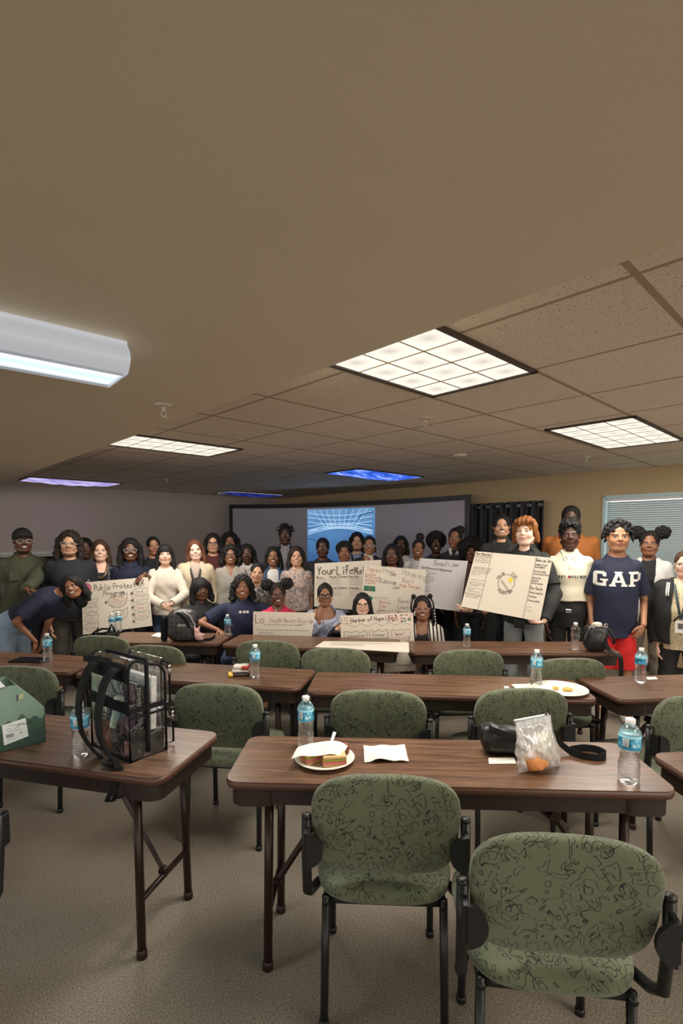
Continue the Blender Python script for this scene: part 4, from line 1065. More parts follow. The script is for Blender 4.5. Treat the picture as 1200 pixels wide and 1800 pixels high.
for nm, x0, d, h, z0 in (('lower_pocket', D1, .05, .155, .012), ('upper_pocket', D1, .038, .185, .18)):
    P = [(a+0, b+z0) for a, b in outl(d, h, .025, 6, x0)]
    k = MB().prism(P, (0, .025, 0), (1,0,0), (0,0,1), (0,1,0), WB-.05).build(nm, VINYL, bp, 'auto')
    m = MB()
    for yy in (.025, WB-.025): m.tube([(a, yy, b) for a, b in P], .0045, 6, True)
    m.build('piping', WEB, k, True)
    z_ = z0+h*.8
    MB().tube([(x0+d*.7, .025, z_), (x0+d+.003, .05, z_), (x0+d+.004, WB/2, z_), (x0+d+.003, WB-.05, z_)], .007, 8).build('zip', WEB, k, True)
    zp = MB(); zp.tube([(x0+d*.8, .018, z_-.004), (x0+d*.8, .014, z_-.03), (x0+d*.95, .014, z_-.034), (x0+d*.95, .018, z_-.006)], .0022, 6, True); zp.box((x0+d*.87, .018, z_), (.012, .006, .014)); zp.build('zip_pull', MET, k, True)
m = MB()
for yy in (0, WB): m.tube([(a, yy, b) for a, b in O1], .0055, 8, True)
for (a, b) in ((0, 0), (D1, 0)): m.tube([(a, 0, b), (a, WB, b)], .0055, 8)
m.build('piping', WEB, bp, True)
m = MB()                                              # main zip over the top
Pz = [(a, b) for a, b in O1 if b > .05]
for off in (.075,):
    m.tube([(off, -.002, .02+(HB-.03)*i/8) for i in range(9)]+[(off, WB*i/6, HB*.985) for i in range(7)]+[(off, WB+.002, HB-.03-(HB-.1)*i/8) for i in range(9)], .008, 6)
m.build('main_zip', WEB, bp, True)
m = MB(); m.box((-.003, WB/2, .205), (.004, WB+.006, .042)); m.box((D1/2, -.003, .196), (D1, .004, .020)); m.box((D1/2, -.003, .168), (D1, .003, .009)); m.build('side_band', WEB, bp)
MB().prism([(0, 0), (D1-.01, 0), (D1-.01, .085), (D1*.5, .095), (.055, .12), (.035, .13), (0, .10)], (.004, .006, .002), (1,0,0), (0,0,1), (0,1,0), .004).build('base_panel', plain('dark_mesh', (.012, .012, .013), .7), bp)
MB().box((-.004, WB/2, HB-.045), (.012, WB, .07), None, .005).build('back_yoke', WEB, bp)
def strap(y, k):
    P = [(-.005, y, HB-.03), (-.035, y, HB-.03), (-.072, y-.004, HB-.075), (-.098, y-.01, HB-.17), (-.10, y-.018, HB-.26), (-.085, y-.03, .075), (-.06, y-.05, .02), (-.045, y-.07, .004)]
    Q = []
    for i in range(len(P)-1):
        for j in range(4): Q.append(Vector(P[i]).lerp(Vector(P[i+1]), j/4))
    Q.append(Vector(P[-1]))
    for _ in range(3): Q = [Q[0]]+[(Q[i-1]+Q[i]*2+Q[i+1])/4 for i in range(1, len(Q)-1)]+[Q[-1]]
    return Q
for y in (.05, .20):
    Q = strap(y, 0); m = MB(); n = len(Q)
    V = []; 
    for i, q in enumerate(Q):
        t = (Q[min(i+1, n-1)]-Q[max(i-1, 0)]).normalized(); wv = Vector((.18, .98, 0)).normalized(); nn = t.cross(wv).normalized()
        hw = .029 if i < n*.75 else .029-.012*(i-n*.75)/(n*.25)
        V += [q-wv*hw-nn*.005, q+wv*hw-nn*.005, q+wv*hw+nn*.005, q-wv*hw+nn*.005]
    Fs = [(0,1,2,3), tuple((n-1)*4+j for j in (3,2,1,0))]+[(i*4+j, i*4+(j+1) % 4, i*4+4+(j+1) % 4, i*4+4+j) for i in range(n-1) for j in range(4)]
    m.add(V, Fs); m.build('shoulder_strap', WEB, bp, 'auto')
def ribbon(name, mat, P, hw, wv, parent, th=.0015):
    P = [Vector(p) for p in P]; Q = []
    for i in range(len(P)-1):
        for j in range(5): Q.append(P[i].lerp(P[i+1], j/5))
    Q.append(P[-1])
    for _ in range(4): Q = [Q[0]]+[(Q[i-1]+Q[i]*2+Q[i+1])/4 for i in range(1, len(Q)-1)]+[Q[-1]]
    n = len(Q); V = []; wv = Vector(wv).normalized()
    for i, q in enumerate(Q):
        t = (Q[min(i+1, n-1)]-Q[max(i-1, 0)]).normalized(); nn = t.cross(wv).normalized()
        V += [q-wv*hw-nn*th, q+wv*hw-nn*th, q+wv*hw+nn*th, q-wv*hw+nn*th]
    Fs = [(0,1,2,3), tuple((n-1)*4+j for j in (3,2,1,0))]+[(i*4+j, i*4+(j+1) % 4, i*4+4+(j+1) % 4, i*4+4+j) for i in range(n-1) for j in range(4)]
    return MB().add(V, Fs).build(name, mat, parent, 'auto')
# loose webbing end falling over the front edge of the table
R3 = Matrix.Rotation(-yb, 3, 'Z')
def loc_(px, py, z, base): return R3@(on(px, py, z)-base)
def locY(px, py, Y, base): return R3@(at(px, py, Y)-base)
Ye = on(197, 1352, TZ).y
ribbon('webbing_tail', WEB, [loc_(190, 1338, TZ+.012, p0), loc_(196, 1350, TZ+.008, p0), locY(202, 1362, Ye-.02, p0), locY(200, 1385, Ye-.03, p0), locY(190, 1402, Ye-.03, p0), locY(188, 1410, Ye-.02, p0), locY(200, 1408, Ye-.0, p0), locY(205, 1392, Ye+.0, p0)], .010, R3@Vector((1, .1, 0)), bp)
MB().box(loc_(192, 1340, TZ+.014, p0), (.03, .05, .012), rotm(.5), .003).build('buckle', BLK, bp)
ribbon('grab_handle', WEB, [(-.004, .11, HB-.01), (-.06, .11, HB+.01), (-.085, .135, HB+.012), (-.085, .17, HB+.005), (-.05, .19, HB-.005), (-.004, .19, HB-.01)], .011, (0, 0, 1), bp)
# ---- what is inside it: things of their own
def inside(name, label, cat, lo, hi, mat, tilt=0.0, bev=.003):
    c = Vector([(a+b)/2 for a, b in zip(lo, hi)]); d = [b-a for a, b in zip(lo, hi)]
    M3 = Matrix.Rotation(yb, 3, 'Z')
    o = MB().box((0, 0, 0), d, Matrix.Rotation(tilt, 3, 'Y'), bev).build(name, mat, None, False, p0+M3@c, yb); tag(o, label, cat); return o
DKN = plain('dark_cover', (.012, .012, .015), .4); PPL = plain('purple_cover', sl(84, 58, 84), .5)
inside('folder', 'purple folder standing inside the clear backpack', 'folder', (.030, .02, .02), (.036, .23, .29), PPL)
nb = inside('notebook', 'black spiral notebook upright inside the clear backpack', 'notebook', (.046, .02, .02), (.060, .235, .285), DKN)
m = MB()
for k in range(26): m.tube([(.0075*cos(a), -.1075+.006*sin(a)*1.0, -.12+.0095*k) for a in [2*pi*i/8 for i in range(8)]], .0012, 5, True)
m.build('spiral', plain('wire_white', (.75, .75, .75), .3, .6), nb, True)
inside('binder', 'thick dark binder inside the clear backpack beside the white paper stack', 'binder', (.082, .02, .02), (.096, .22, .27), plain('slate_cover', sl(44, 44, 50), .5))
inside('paper_stack', 'stack of white paper upright inside the clear backpack', 'paper stack', (.104, .02, .09), (.130, .23, .30), plain('paper_white', sl(232, 230, 226), .8), .04)
def blob(name, label, cat, prims, mat, h=.003, noise=None, loc=(0,0,0), rz=0.0, parent=None):
    V, Q = sdf_mesh(prims, h, noise); o = np_mesh(name, V, Q, mat, parent); o.location = loc; o.rotation_euler.z = rz
    if label: tag(o, label, cat)
    return o
blob('cloth_bundle', 'grey white cloth bundle in the lower half of the clear backpack', 'cloth', [ell((.105, .07, .15), (.035, .04, .055)), ell((.118, .09, .11), (.025, .05, .05))], cloth('greywhite_cloth', sl(190, 188, 190)), .004, wav(.004, 60), p0, yb)
blob('cosmetics_tube', 'pale green squeeze tube with a white band inside the clear backpack', 'tube', [cap((.012, .14, .11), (.018, .10, .215), .014, .017), rbox((.018, .098, .225), (.016, .012, .006), .003)], plain('pale_green', sl(206, 222, 200), .4), .003, None, p0, yb)
blob('black_pouch', 'soft black pouch in the bottom of the clear backpack', 'pouch', [rbox((.075, .13, .045), (.06, .10, .038), .02)], BLKF, .004, wav(.004, 40), p0, yb)
blob('snack_packet', 'red snack packet at the rear bottom of the clear backpack', 'packet', [rbox((.015, .20, .065), (.008, .035, .055), .006)], plain('packet_red', sl(150, 60, 52), .3), .003, wav(.002, 80), p0, yb)
blob('sweet_packet', 'orange and purple sweet packet in the bottom corner of the clear backpack', 'packet', [rbox((.014, .035, .04), (.008, .022, .030), .006)], (lambda g: (g.bsdf(g.ramp(g.noise(g.obj(), 45, 1), [(.4, sl(236, 120, 80)), (.6, sl(220, 90, 190)), (.5, sl(240, 220, 220))]), .35), g.m)[1])(G('sweet_wrap')), .003, None, p0, yb)
# ------------------------------------------------------------------ black pouch with strap and the zip bag
pp = on(890, 1322, TZ+.001)
LEA = plain('black_leather', (.012, .012, .012), .38, 0, .25, 120)
k = blob('black_pouch', None, None, [rbox((0, 0, .052), (.098, .042, .050), .034), rbox((-.075, .005, .075), (.028, .036, .036), .02), ell((.05, -.01, .03), (.07, .045, .03))], LEA, .004, wav(.004, 35), pp, -.06)
tag(k, 'slouchy black crossbody pouch leaning behind the plastic bag', 'bag')
P = [(-.078, -.03, .108), (-.03, -.045, .095), (.03, -.05, .075), (.09, -.046, .058)]
ribbon('flap_band', WEB, P, .010, (0, .5, .85), k, .002)
ribbon('strap', WEB, [(.09, .0, .085), (.17, .0, .075), (.235, -.005, .015), (.27, -.045, .011), (.33, -.065, .011), (.375, -.035, .014), (.36, .02, .012), (.31, .035, .012), (.25, .01, .012)], .014, (.1, .2, 1), k, .0015)
pz = on(951, 1352, TZ+.001); ZR = .36
g = G('zip_bag_plastic'); o = g.obj(); n_ = g.noise(g.scale(o, (1.6, 1, .5)), 20, 4, .55, 1.6); bm_ = g.bump(n_, .45, .015)
tr = g.n('BsdfTransparent', {0: (.95, .95, .95)}); df = g.n('BsdfDiffuse', {0: sl(232, 232, 232)}); g.set(df, 'Normal', bm_); gl = g.n('BsdfGlossy', {0: (1, 1, 1), 1: .15}); g.set(gl, 'Normal', bm_)
m1 = g.n('MixShader', {0: g.math('MULTIPLY', n_, .85), 1: tr.outputs[0], 2: df.outputs[0]}); g.end(g.n('MixShader', {0: .16, 1: m1.outputs[0], 2: gl.outputs[0]})); ZIPM = g.m
zb_ = thing('zip_bag', 'frosted clear zip bag of food leaning on the black pouch', 'bag', pz, ZR)
def zipside(s):
    def fn(u, v):
        w = .094-.008*v+.006*sin(v*6); x = (u-.5)*2*w + .012*(v-.5)-.02*v; z = .185*v*(.93 if u > .0 else 1)+.008*u*v
        belly = .038*(sin(pi*min(v*1.15, 1))**.8)*max(0, 1-(2*u-1)**2)**.6
        lean = .035*v
        return (x+.004*sin(v*30+u*9)*(1-v), lean+s*(belly+.001)+.004*sin(23*u+17*v)*(1-v), z+.003)
    return fn
m = MB(); m.grid(zipside(-1), 26, 26); f_ = zipside(1); m.grid(lambda u, v: f_(1-u, v), 26, 26); m.build('film', ZIPM, zb_, True)
MB().tube([(x, .035+.0, .183+.004*(x+.08)/.16) for x in [-.098+.155*i/8 for i in range(9)]], .0045, 6).build('zip_strip', plain('zip_white', sl(220, 224, 226), .4), zb_, True)
MB().box((.045, .035, .188), (.012, .008, .006)).build('zip_slider', BLK, zb_)
Rb = Matrix.Rotation(-.10, 3, 'Z')
blob('food', 'orange crumbly pastry in the bottom of the zip bag', 'food', [ell((-.045, -.004, .040), (.034, .024, .034)), ell((-.02, -.004, .027), (.042, .026, .022))], plain('orange_pastry', sl(224, 150, 88), .8, bump=.8, bscale=120, var=.3), .003, wav(.003, 120), pz, ZR)
blob('bread_roll', 'pale wrapped bread roll inside the zip bag', 'food', [ell((.015, .014, .085), (.045, .022, .048)), ell((.03, .010, .045), (.040, .022, .030))], plain('pale_roll', sl(226, 216, 176), .8, bump=.3, bscale=60), .003, wav(.003, 45), pz, ZR)
# ------------------------------------------------------------------ black studded backpack on the back table
pk = on(322, 1125, TZ+.001)
g = G('studded_leather'); o = g.obj(); vo = g.n('TexVoronoi', {'Vector': g.scale(o, (1, .05, 1)), 'Scale': 26.0, 'Randomness': .15})
g.bsdf(g.mix(g.math('LESS_THAN', vo.outputs[0], .30), sl(62, 60, 58), sl(22, 22, 22)), .42, 0, g.bump(g.noise(o, 150), .2, .002)); STUD = g.m
k = blob('black_backpack', None, None, [rbox((0, 0, .125), (.125, .075, .125), .07), ell((0, 0, .205), (.10, .065, .055)), rbox((.03, -.075, .075), (.075, .03, .065), .03)], STUD, .005, wav(.003, 25), pk, .12)
tag(k, 'black studded mini backpack on the back left table', 'backpack')
ribbon('shoulder_strap', WEB, [(-.03, -.085, .24), (.03, -.10, .20), (.07, -.105, .12), (.10, -.095, .03)], .013, (1, 0, .4), k)
MB().tube([(.02, -.07, .245), (.07, -.085, .215), (.105, -.075, .14), (.11, -.06, .06)], .0035, 6).build('white_zip', plain('zip_white2', sl(200, 200, 200), .4), k, True)
MB().box((-.15, 0, .10), (.05, .05, .20), rotm(.1), .012).build('side_strap', WEB, k)
ribbon('strap_end', WEB, [(.09, -.09, .01), (.16, -.08, .008), (.235, -.06, .012), (.26, -.02, .03)], .014, (.1, .3, 1), k)
blob('plush_charm', 'small pink plush charm hanging on the black studded backpack', 'plush toy', [ell((.125, -.10, .085), (.02, .018, .022)), ell((.135, -.11, .05), (.028, .024, .03)), ell((.165, -.105, .06), (.022, .012, .010)), cap((.11, -.10, .11), (.105, -.10, .125), .007, .005), cap((.14, -.10, .105), (.148, -.10, .125), .007, .005), ell((.16, -.11, .03), (.02, .014, .012))], cloth('pink_plush', sl(206, 164, 160)), .0035, wav(.0015, 150), pk, .12)
# ------------------------------------------------------------------ black handbag on the back right table
ph = on(1046, 1144, TZ+.001)
k = blob('handbag', None, None, [rbox((0, 0, .085), (.082, .055, .085), .05), rbox((0, 0, .15), (.085, .04, .04), .025), ell((-.01, -.03, .08), (.06, .04, .07))], LEA, .004, wav(.003, 30), ph, .1)
tag(k, 'black leather handbag on the back right table', 'bag')
for s in (-1, 1):
    MB().tube([(s*.055, -.035, .18), (s*.085, -.04, .16), (s*.115, -.045, .10), (s*.12, -.045, .06)], .009, 8, flat=((0,1,0), .5)).build('handle', LEA, k, True)
    MB().tube([(s*.05+.012*cos(a), -.04, .195+.014*sin(a)) for a in [2*pi*i/12 for i in range(12)]], .003, 6, True).build('ring', MET, k, True)
ribbon('shoulder_strap', WEB, [(.02, -.065, .105), (.04, -.075, .05), (.055, -.09, .01), (.062, -.16, .006), (.065, -.195, .004), (.068, -.205, -.06), (.07, -.205, -.2), (.072, -.2, -.3)], .018, (1, .1, .1), k)
MB().tube([(.0, -.072, .13), (.02, -.074, .13), (.014, -.074, .105), (.006, -.074, .105)], .002, 6, True).build('clasp', MET, k, True)
MB().tube([(.075, -.02, .14), (.10, -.03, .09), (.115, -.035, .055)], .006, 8).build('charm_cord', plain('maroon', sl(110, 30, 52), .6), k, True)
tag(MB().superell((0, 0, 0), (.035, .02, .022), .7, .7, 16, 10).build('tissue', PAPER, None, True, ph+Vector((.005, -.005, .195))), 'white tissue poking out of the black handbag', 'tissue')
# ------------------------------------------------------------------ pile of wrapped bars / gloves near the bottle
pg = on(420, 1187, TZ+.001)
GW = plain('wrap_white', sl(216, 206, 196), .5, var=.1, bscale=40); GR = plain('wrap_red', sl(196, 66, 52), .5); GY = plain('wrap_yellow', sl(226, 190, 70), .5); GK = plain('wrap_dark', sl(60, 56, 54), .5, var=.5, bscale=60)
def layer(label, z, dx, ln_, mat, rz, h=.010, nm='folded_packet', parts=()):
    M = rotm(rz)
    o = blob(nm, label, 'packet', [rbox((0, 0, 0), (ln_/2, .036, h), .009)], mat, .003, wav(.0022, 55, z*90), pg+Vector((dx, 0, z)), rz)
    for (x0, x1, mt, n2) in parts:
        MB().superell(((x0+x1)/2, -.004, 0), ((x1-x0)/2, .036, h*1.06), .4, .3, 20, 10).build(n2, mt, o, True)
    return o
layer('dark striped packet at the bottom of the red and white pile', .011, .0, .125, GK, .22, .010, parts=((-.066, -.036, GY, 'yellow_end'),))
layer('grey white packet in the middle of the red and white pile', .033, .012, .105, GW, .1, .010, parts=())
layer('white packet with a red end on top of the red and white pile', .056, .016, .095, GW, .02, .011, parts=((.004, .050, GR, 'red_end'),))
# ------------------------------------------------------------------ strap tangle on the short back table
pt_ = on(186, 1120, TZ+.001)
k = thing('shoulder_bag', 'small black bag with looping straps in front of the rose poster', 'bag', pt_)
blob('pouch', None, None, [rbox((.06, 0, .03), (.05, .035, .028), .018)], LEA, .004, wav(.003, 50), (0,0,0), 0, k)
MB().tube([(-.13, .0, .012), (-.08, -.02, .05), (-.02, -.02, .075), (.035, 0, .07), (.03, .02, .04), (-.03, .02, .025), (-.07, .01, .02)], .009, 8, flat=((0, 1, 0), .5)).build('strap', WEB, k, True)
MB().tube([(.02, -.03, .02), (.05, -.03, .08), (.065, -.03, .115), (.08, -.03, .08), (.10, -.03, .02)], .009, 8, flat=((0, 1, 0), .5)).build('handle', WEB, k, True)
MB().tube([(-.06, -.02, .04), (-.06, -.02, .07), (-.05, -.02, .085)], .007, 8).build('buckle', BLK, k, True)
# ------------------------------------------------------------------ people
SKIN = dict(deep=sl(78, 48, 36), dark=sl(104, 66, 48), brown=sl(140, 94, 68), mid=sl(172, 122, 92), tan=sl(198, 150, 120), light=sl(224, 180, 156), fair=sl(232, 192, 170))
LIP = dict(deep=sl(96, 52, 46), dark=sl(126, 68, 60), brown=sl(156, 88, 78), mid=sl(178, 98, 88), tan=sl(190, 104, 96), light=sl(200, 112, 104), fair=sl(206, 116, 110))
def skin_mat(tone, smile, brow, beard, lids, lipstick=None):
    key = ('skin', tone, smile, brow, beard, lids, lipstick)
    if key in MATS: return MATS[key]
    g = G('skin_'+tone); at_ = g.n('Attribute', attribute_name='hl'); x, y, z = g.xyz(at_.outputs['Vector'])
    ax = g.math('ABSOLUTE', x); front = g.math('LESS_THAN', y, -.16)
    def e(cx, cz, rx, rz, xx=None, curve=0.0):
        dx = g.math('DIVIDE', g.math('SUBTRACT', ax if xx is None else xx, cx), rx)
        zz = g.math('SUBTRACT', z, cz)
        if curve: zz = g.math('SUBTRACT', zz, g.math('MULTIPLY', curve, g.math('MULTIPLY', x, x)))
        dz = g.math('DIVIDE', zz, rz)
        return g.math('MULTIPLY', g.math('LESS_THAN', g.math('ADD', g.math('MULTIPLY', dx, dx), g.math('MULTIPLY', dz, dz)), 1.0), front)
    s = SKIN[tone]; n_ = g.noise(at_.outputs['Vector'], 9, 3)
    c = g.mix(n_, tuple(v*.93 for v in s), tuple(min(1, v*1.07) for v in s))
    dk = {'deep': .35, 'dark': .3, 'brown': .22, 'mid': .14, 'tan': .10, 'light': .10, 'fair': .10}[tone]
    if beard:
        jaw = g.math('MULTIPLY', g.math('LESS_THAN', z, -.19), g.math('GREATER_THAN', z, -.56)); bn = g.noise(at_.outputs['Vector'], 60, 2)
        jawm = g.math('MULTIPLY', jaw, g.math('LESS_THAN', y, -.02))
        if beard == 'goatee': jawm = g.math('MAXIMUM', g.math('MULTIPLY', jawm, g.math('LESS_THAN', z, -.37)), e(0, -.165, .13, .03, x))
        c = g.mix(g.math('MULTIPLY', jawm, g.math('MULTIPLY', bn, 1.25)), c, (.012, .009, .007))
    lc = lipstick or tuple(a*.45+b*.55 for a, b in zip(SKIN[tone], LIP[tone]))
    c = g.mix(e(0, -.235, .105, .048, x, 1.2 if smile else 0), c, lc)
    if smile == 2: c = g.mix(e(0, -.237, .088, .024, x, 1.6), c, sl(236, 230, 220))
    elif smile: c = g.mix(e(0, -.234, .095, .006, x, 1.6), c, tuple(v*.3 for v in lc))
    else: c = g.mix(e(0, -.234, .095, .006, x), c, tuple(v*.3 for v in lc))
    for sx in (1,): c = g.mix(e(.035, -.125, .018, .011), c, tuple(v*.35 for v in s))
    eh = .020 if not lids else .005
    c = g.mix(e(.138, .010, .066, eh+.013), c, (.02, .014, .012)); c = g.mix(e(.138, .004, .054, eh), c, sl(196, 188, 180))
    c = g.mix(g.math('MULTIPLY', e(.138, .005, .025, .026), e(.138, .004, .062, eh+.003)), c, (.012, .008, .006))
    bx = g.math('ADD', .085, g.math('MULTIPLY', -.9, g.math('POWER', g.math('ABSOLUTE', g.math('SUBTRACT', ax, .13)), 2.0)))
    bm = g.math('MULTIPLY', g.math('LESS_THAN', g.math('ABSOLUTE', g.math('SUBTRACT', z, bx)), .0145), g.math('MULTIPLY', g.math('GREATER_THAN', ax, .055), g.math('LESS_THAN', ax, .225)))
    c = g.mix(g.math('MULTIPLY', bm, front), c, brow)
    g.bsdf(c, .48, 0, g.bump(g.noise(at_.outputs['Vector'], 45, 2), .06, .002), Subsurface_Weight=.0)
    MATS[key] = g.m; return g.m
HAIRC = dict(black=(.008, .007, .007), dark=(.018, .012, .009), brown=(.05, .026, .014), auburn=(.10, .035, .016), ginger=(.20, .070, .018), gold=(.16, .085, .035))
def hair_mat(k):
    n = 'hair_'+k
    if n in MATS: return MATS[n]
    g = G(n); o = g.obj(); s = g.noise(g.scale(o, (60, 60, 7)), 3, 3, .6)
    c = HAIRC[k]; g.bsdf(g.mix(s, tuple(v*.6 for v in c), tuple(v*1.7 for v in c)), .62, 0, g.bump(s, .7, .006), Specular_IOR_Level=.3); MATS[n] = g.m; return g.m
def pattern(name, fn, rough=.85):
    if name in MATS: return MATS[name]
    g = G(name); g.bsdf(fn(g, g.obj()), rough, 0, g.bump(g.noise(g.obj(), 160), .3, .003)); MATS[name] = g.m; return g.m
def m_floral(name, base, cs, sc):
    def f(g, o):
        n1 = g.noise(o, sc, 3, .6, .8); return g.ramp(n1, [(.30, cs[0]), (.72, cs[2]), (.42, base), (.5, cs[1]), (.58, base)])
    return pattern(name, f)
def m_stripes(name, a, b, freq):
    def f(g, o):
        x, y, z = g.xyz(o); return g.mix(g.math('LESS_THAN', g.math('FRACT', g.math('ADD', g.math('MULTIPLY', g.math('ADD', x, g.math('MULTIPLY', .10, z)), freq), 50.0)), .42), a, b)
    return pattern(name, f)
def m_dots(name, base, dot, sc):
    def f(g, o):
        v = g.n('TexVoronoi', {'Vector': o, 'Scale': sc}); return g.mix(g.math('LESS_THAN', v.outputs[0], .24), base, dot)
    return pattern(name, f)
def m_plaid(name, a, b, fr):
    def f(g, o):
        x, y, z = g.xyz(o); q = lambda v: g.math('LESS_THAN', g.math('FRACT', g.math('ADD', g.math('MULTIPLY', v, fr), 50.0)), .3)
        return g.mix(g.math('MULTIPLY', g.math('ADD', q(x), q(z)), .5), a, b)
    return pattern(name, f)
def knit(name, c): return plain(name, c, .95, 0, .8, 130, .12)
def denim(name, c): return plain(name, c, .85, 0, .4, 240, .22)
C = cloth
UP = np.array([0, 0, 1.0])
def unit(v): v = np.asarray(v, float); return v/max(np.linalg.norm(v), 1e-9)
def person(label, px, py, hp, Y, sit=False, yaw=0, roll=0, pitch=0, turn=None, skin='brown', smile=1, beard=None, lids=False, lip=None, brow=(.01, .008, .007),
           hair=('short', 'black'), top=None, jacket=None, pants=None, w=1.0, belly=0.0, arms=None, hip=None, side_on=False, glasses=None, extra=None, chin=1.0, shoes=True, group=None, hh=None, torso_front=None):
    c = at(px, py, Y); hh = hh or hp*Y/F; X = c.x
    th = atan2(-c.x, c.y)+radians(yaw)
    if turn is not None: th = radians(turn)
    R = np.array(Matrix.Rotation(th, 3, 'Z')); root = np.array([c.x, c.y, 0.0])
    if hip is not None:
        hw_ = np.array(at(*hip)); root = np.array([hw_[0], hw_[1], 0.0])
    L = lambda wv: (np.asarray(wv, float)-root)@R       # world -> local (R orthonormal)
    hc = L(np.array(c))                                  # head centre
    Rh = np.array(Matrix.Rotation(radians(side_on or 0), 3, 'Z') @ Matrix.Rotation(radians(-roll), 3, 'Y') @ Matrix.Rotation(radians(pitch), 3, 'X'))
    zc = hc[2]
    if hip is None:
        if sit: hz = .50; hipc = np.array([0, .07, hz])
        else: hz = max(.50*(zc+hh*.5), zc-3.75*hh); hipc = np.array([0, .03, hz])
        nk = hc+np.array([0, .06*hh, -.72*hh])
    else:
        hipc = L(np.array(at(*hip))); nk = hc+unit(hipc-hc)*.72*hh
    axis = unit(nk-hipc); TL = float(np.linalg.norm(nk-hipc))
    sd = np.array([1.0, 0, 0]); fr = unit(np.cross(axis, sd))*-1.0    # front (local -y for an upright torso)
    if fr[1] > 0 and hip is None: fr = -fr
    if hip is not None and fr[2] > 0: fr = -fr
    W = w*hh
    def st(loose=0.0, t0=None, t1=None):
        S = [(-.30*hh, .52*W, .38*W, 0), (-.05*hh, .62*W, .45*W, -.02*hh), (.22*hh, .62*W, .46*W, .02*hh), (.52*TL, .57*W+.4*belly*hh, .41*W+belly*hh*.6, .02*hh+belly*hh*.5), (TL-.72*hh, .60*W, .46*W, .05*hh),
             (TL-.36*hh, .58*W, .42*W, .02*hh), (TL-.12*hh, .50*W, .33*W, -.01*hh), (TL+.04*hh, .36*W, .25*W, -.04*hh), (TL+.17*hh, .22*hh, .20*hh, -.05*hh)]
        S = [(t, rx+loose, ry+loose, of) for t, rx, ry, of in S]
        S.sort(); T_ = [s[0] for s in S]
        if t0 is not None:
            rows = [tuple([t0]+[float(np.interp(t0, T_, [s[i] for s in S])) for i in (1, 2, 3)])]+[s for s in S if s[0] > t0]; S = rows
        if t1 is not None:
            T_ = [s[0] for s in S]; rows = [s for s in S if s[0] < t1]+[tuple([t1]+[float(np.interp(t1, T_, [s[i] for s in S])) for i in (1, 2, 3)])]; S = rows
        return S
    k = .10*hh
    body = [loft(hipc, axis, sd, fr, st(), .01)]
    # neck and head
    hb = hc+Rh@np.array([0, .12, -.30])*hh
    body.append(cap(nk+axis*.02*hh-fr*.04*hh, hb, .235*hh*chin, .215*hh*chin, .12*hh))
    hp_ = lambda v: hc+(Rh@np.array(v, float))*hh
    HR = Rh
    body += [ell(hp_((0, .06, .13)), np.array([.325, .40, .37])*hh, .02, R=HR), ell(hp_((0, -.09, -.14)), np.array([.27*chin, .285, .355])*hh, .10*hh, R=HR),
             ell(hp_((0, -.235, -.40)), np.array([.125*chin, .10, .085])*hh, .10*hh, R=HR), cap(hp_((-.15, -.30, .075)), hp_((.15, -.30, .075)), .05*hh, .05*hh, .05*hh)]
    for s in (-1, 1):
        body += [ell(hp_((s*.155, -.235, -.125)), np.array([.11, .10, .10])*hh, .08*hh, R=HR), cap(hp_((s*.25, -.02, -.25)), hp_((s*.12, -.2, -.40)), .07*hh*chin, .07*hh, .08*hh),
                 ell(hp_((s*.138, -.395, .01)), np.array([.075, .06, .045])*hh, .05*hh, 's', R=HR), ell(hp_((s*.138, -.285, .004)), np.array([.066, .066, .066])*hh, .012*hh),
                 ell(hp_((s*.325, .02, -.02)), np.array([.035, .085, .12])*hh, .03*hh, R=HR)]
    wn = {'deep': 1.25, 'dark': 1.25, 'brown': 1.15, 'mid': 1.05}.get(skin, .9)
    body += [cap(hp_((0, -.345, .05)), hp_((0, -.425, -.09)), .030*hh, .048*hh, .04*hh), ell(hp_((.045*wn, -.365, -.10)), np.array([.036, .04, .032])*hh*wn, .03*hh), ell(hp_((-.045*wn, -.365, -.10)), np.array([.036, .04, .032])*hh*wn, .03*hh),
             ell(hp_((0, -.345, -.212)), np.array([.105, .055, .028])*hh, .02*hh, R=HR), ell(hp_((0, -.335, -.262)), np.array([.09, .055, .030])*hh, .02*hh, R=HR)]
    # arms
    SJ = [nk-axis*.26*hh+sd*s*.575*W for s in (-1, 1)]
    arm_geo = []
    arms = arms or {}
    la, lb = 1.28*hh, 1.12*hh
    for i, s in enumerate((-1, 1)):
        key = 'l' if s < 0 else 'r'; a = arms.get(key); S0 = SJ[i]
        if a is None or a == 'down':
            wr = S0+np.array([s*.13*hh, -.08*hh, -2.28*hh]); pole = np.array([s*.35, .8, -.2]); hd = None; nrm = np.array([s*1.0, 0, 0])
            if sit and a is None: wr = S0+np.array([-s*.25*hh, -1.1*hh, -1.15*hh])
        else:
            wr = L(np.array(at(*a['w']))); pole = np.array(a.get('pole', (s*.8, .4, -.8)), float); hd = None if 'dir' not in a else R.T@np.array(a['dir'], float); nrm = None
        dv = wr-S0; dist = np.linalg.norm(dv); mx = (la+lb)*.995
        sc_ = max(1.0, dist/mx)
        if sc_ > 1.12: wr = S0+dv/dist*mx*1.12; dv = wr-S0; dist = mx*1.12; sc_ = 1.12
        A_, B_ = la*sc_, lb*sc_; x_ = (A_*A_-B_*B_+dist*dist)/(2*dist); y_ = sqrt(max(0, A_*A_-x_*x_)); dn = dv/dist
        pp_ = pole-dn*(pole@dn); pp_ = unit(pp_); EL = S0+dn*x_+pp_*y_
        arm_geo.append((S0, EL, wr, a))
        ra, rb_, rc = .165*hh*w**.8, .125*hh*w**.6, .085*hh
        body += [cap(S0, EL, ra, rb_, .12*hh), cap(EL, wr, rb_, rc, .05*hh)]
        # hand
        f = unit(wr-EL) if hd is None else unit(hd)
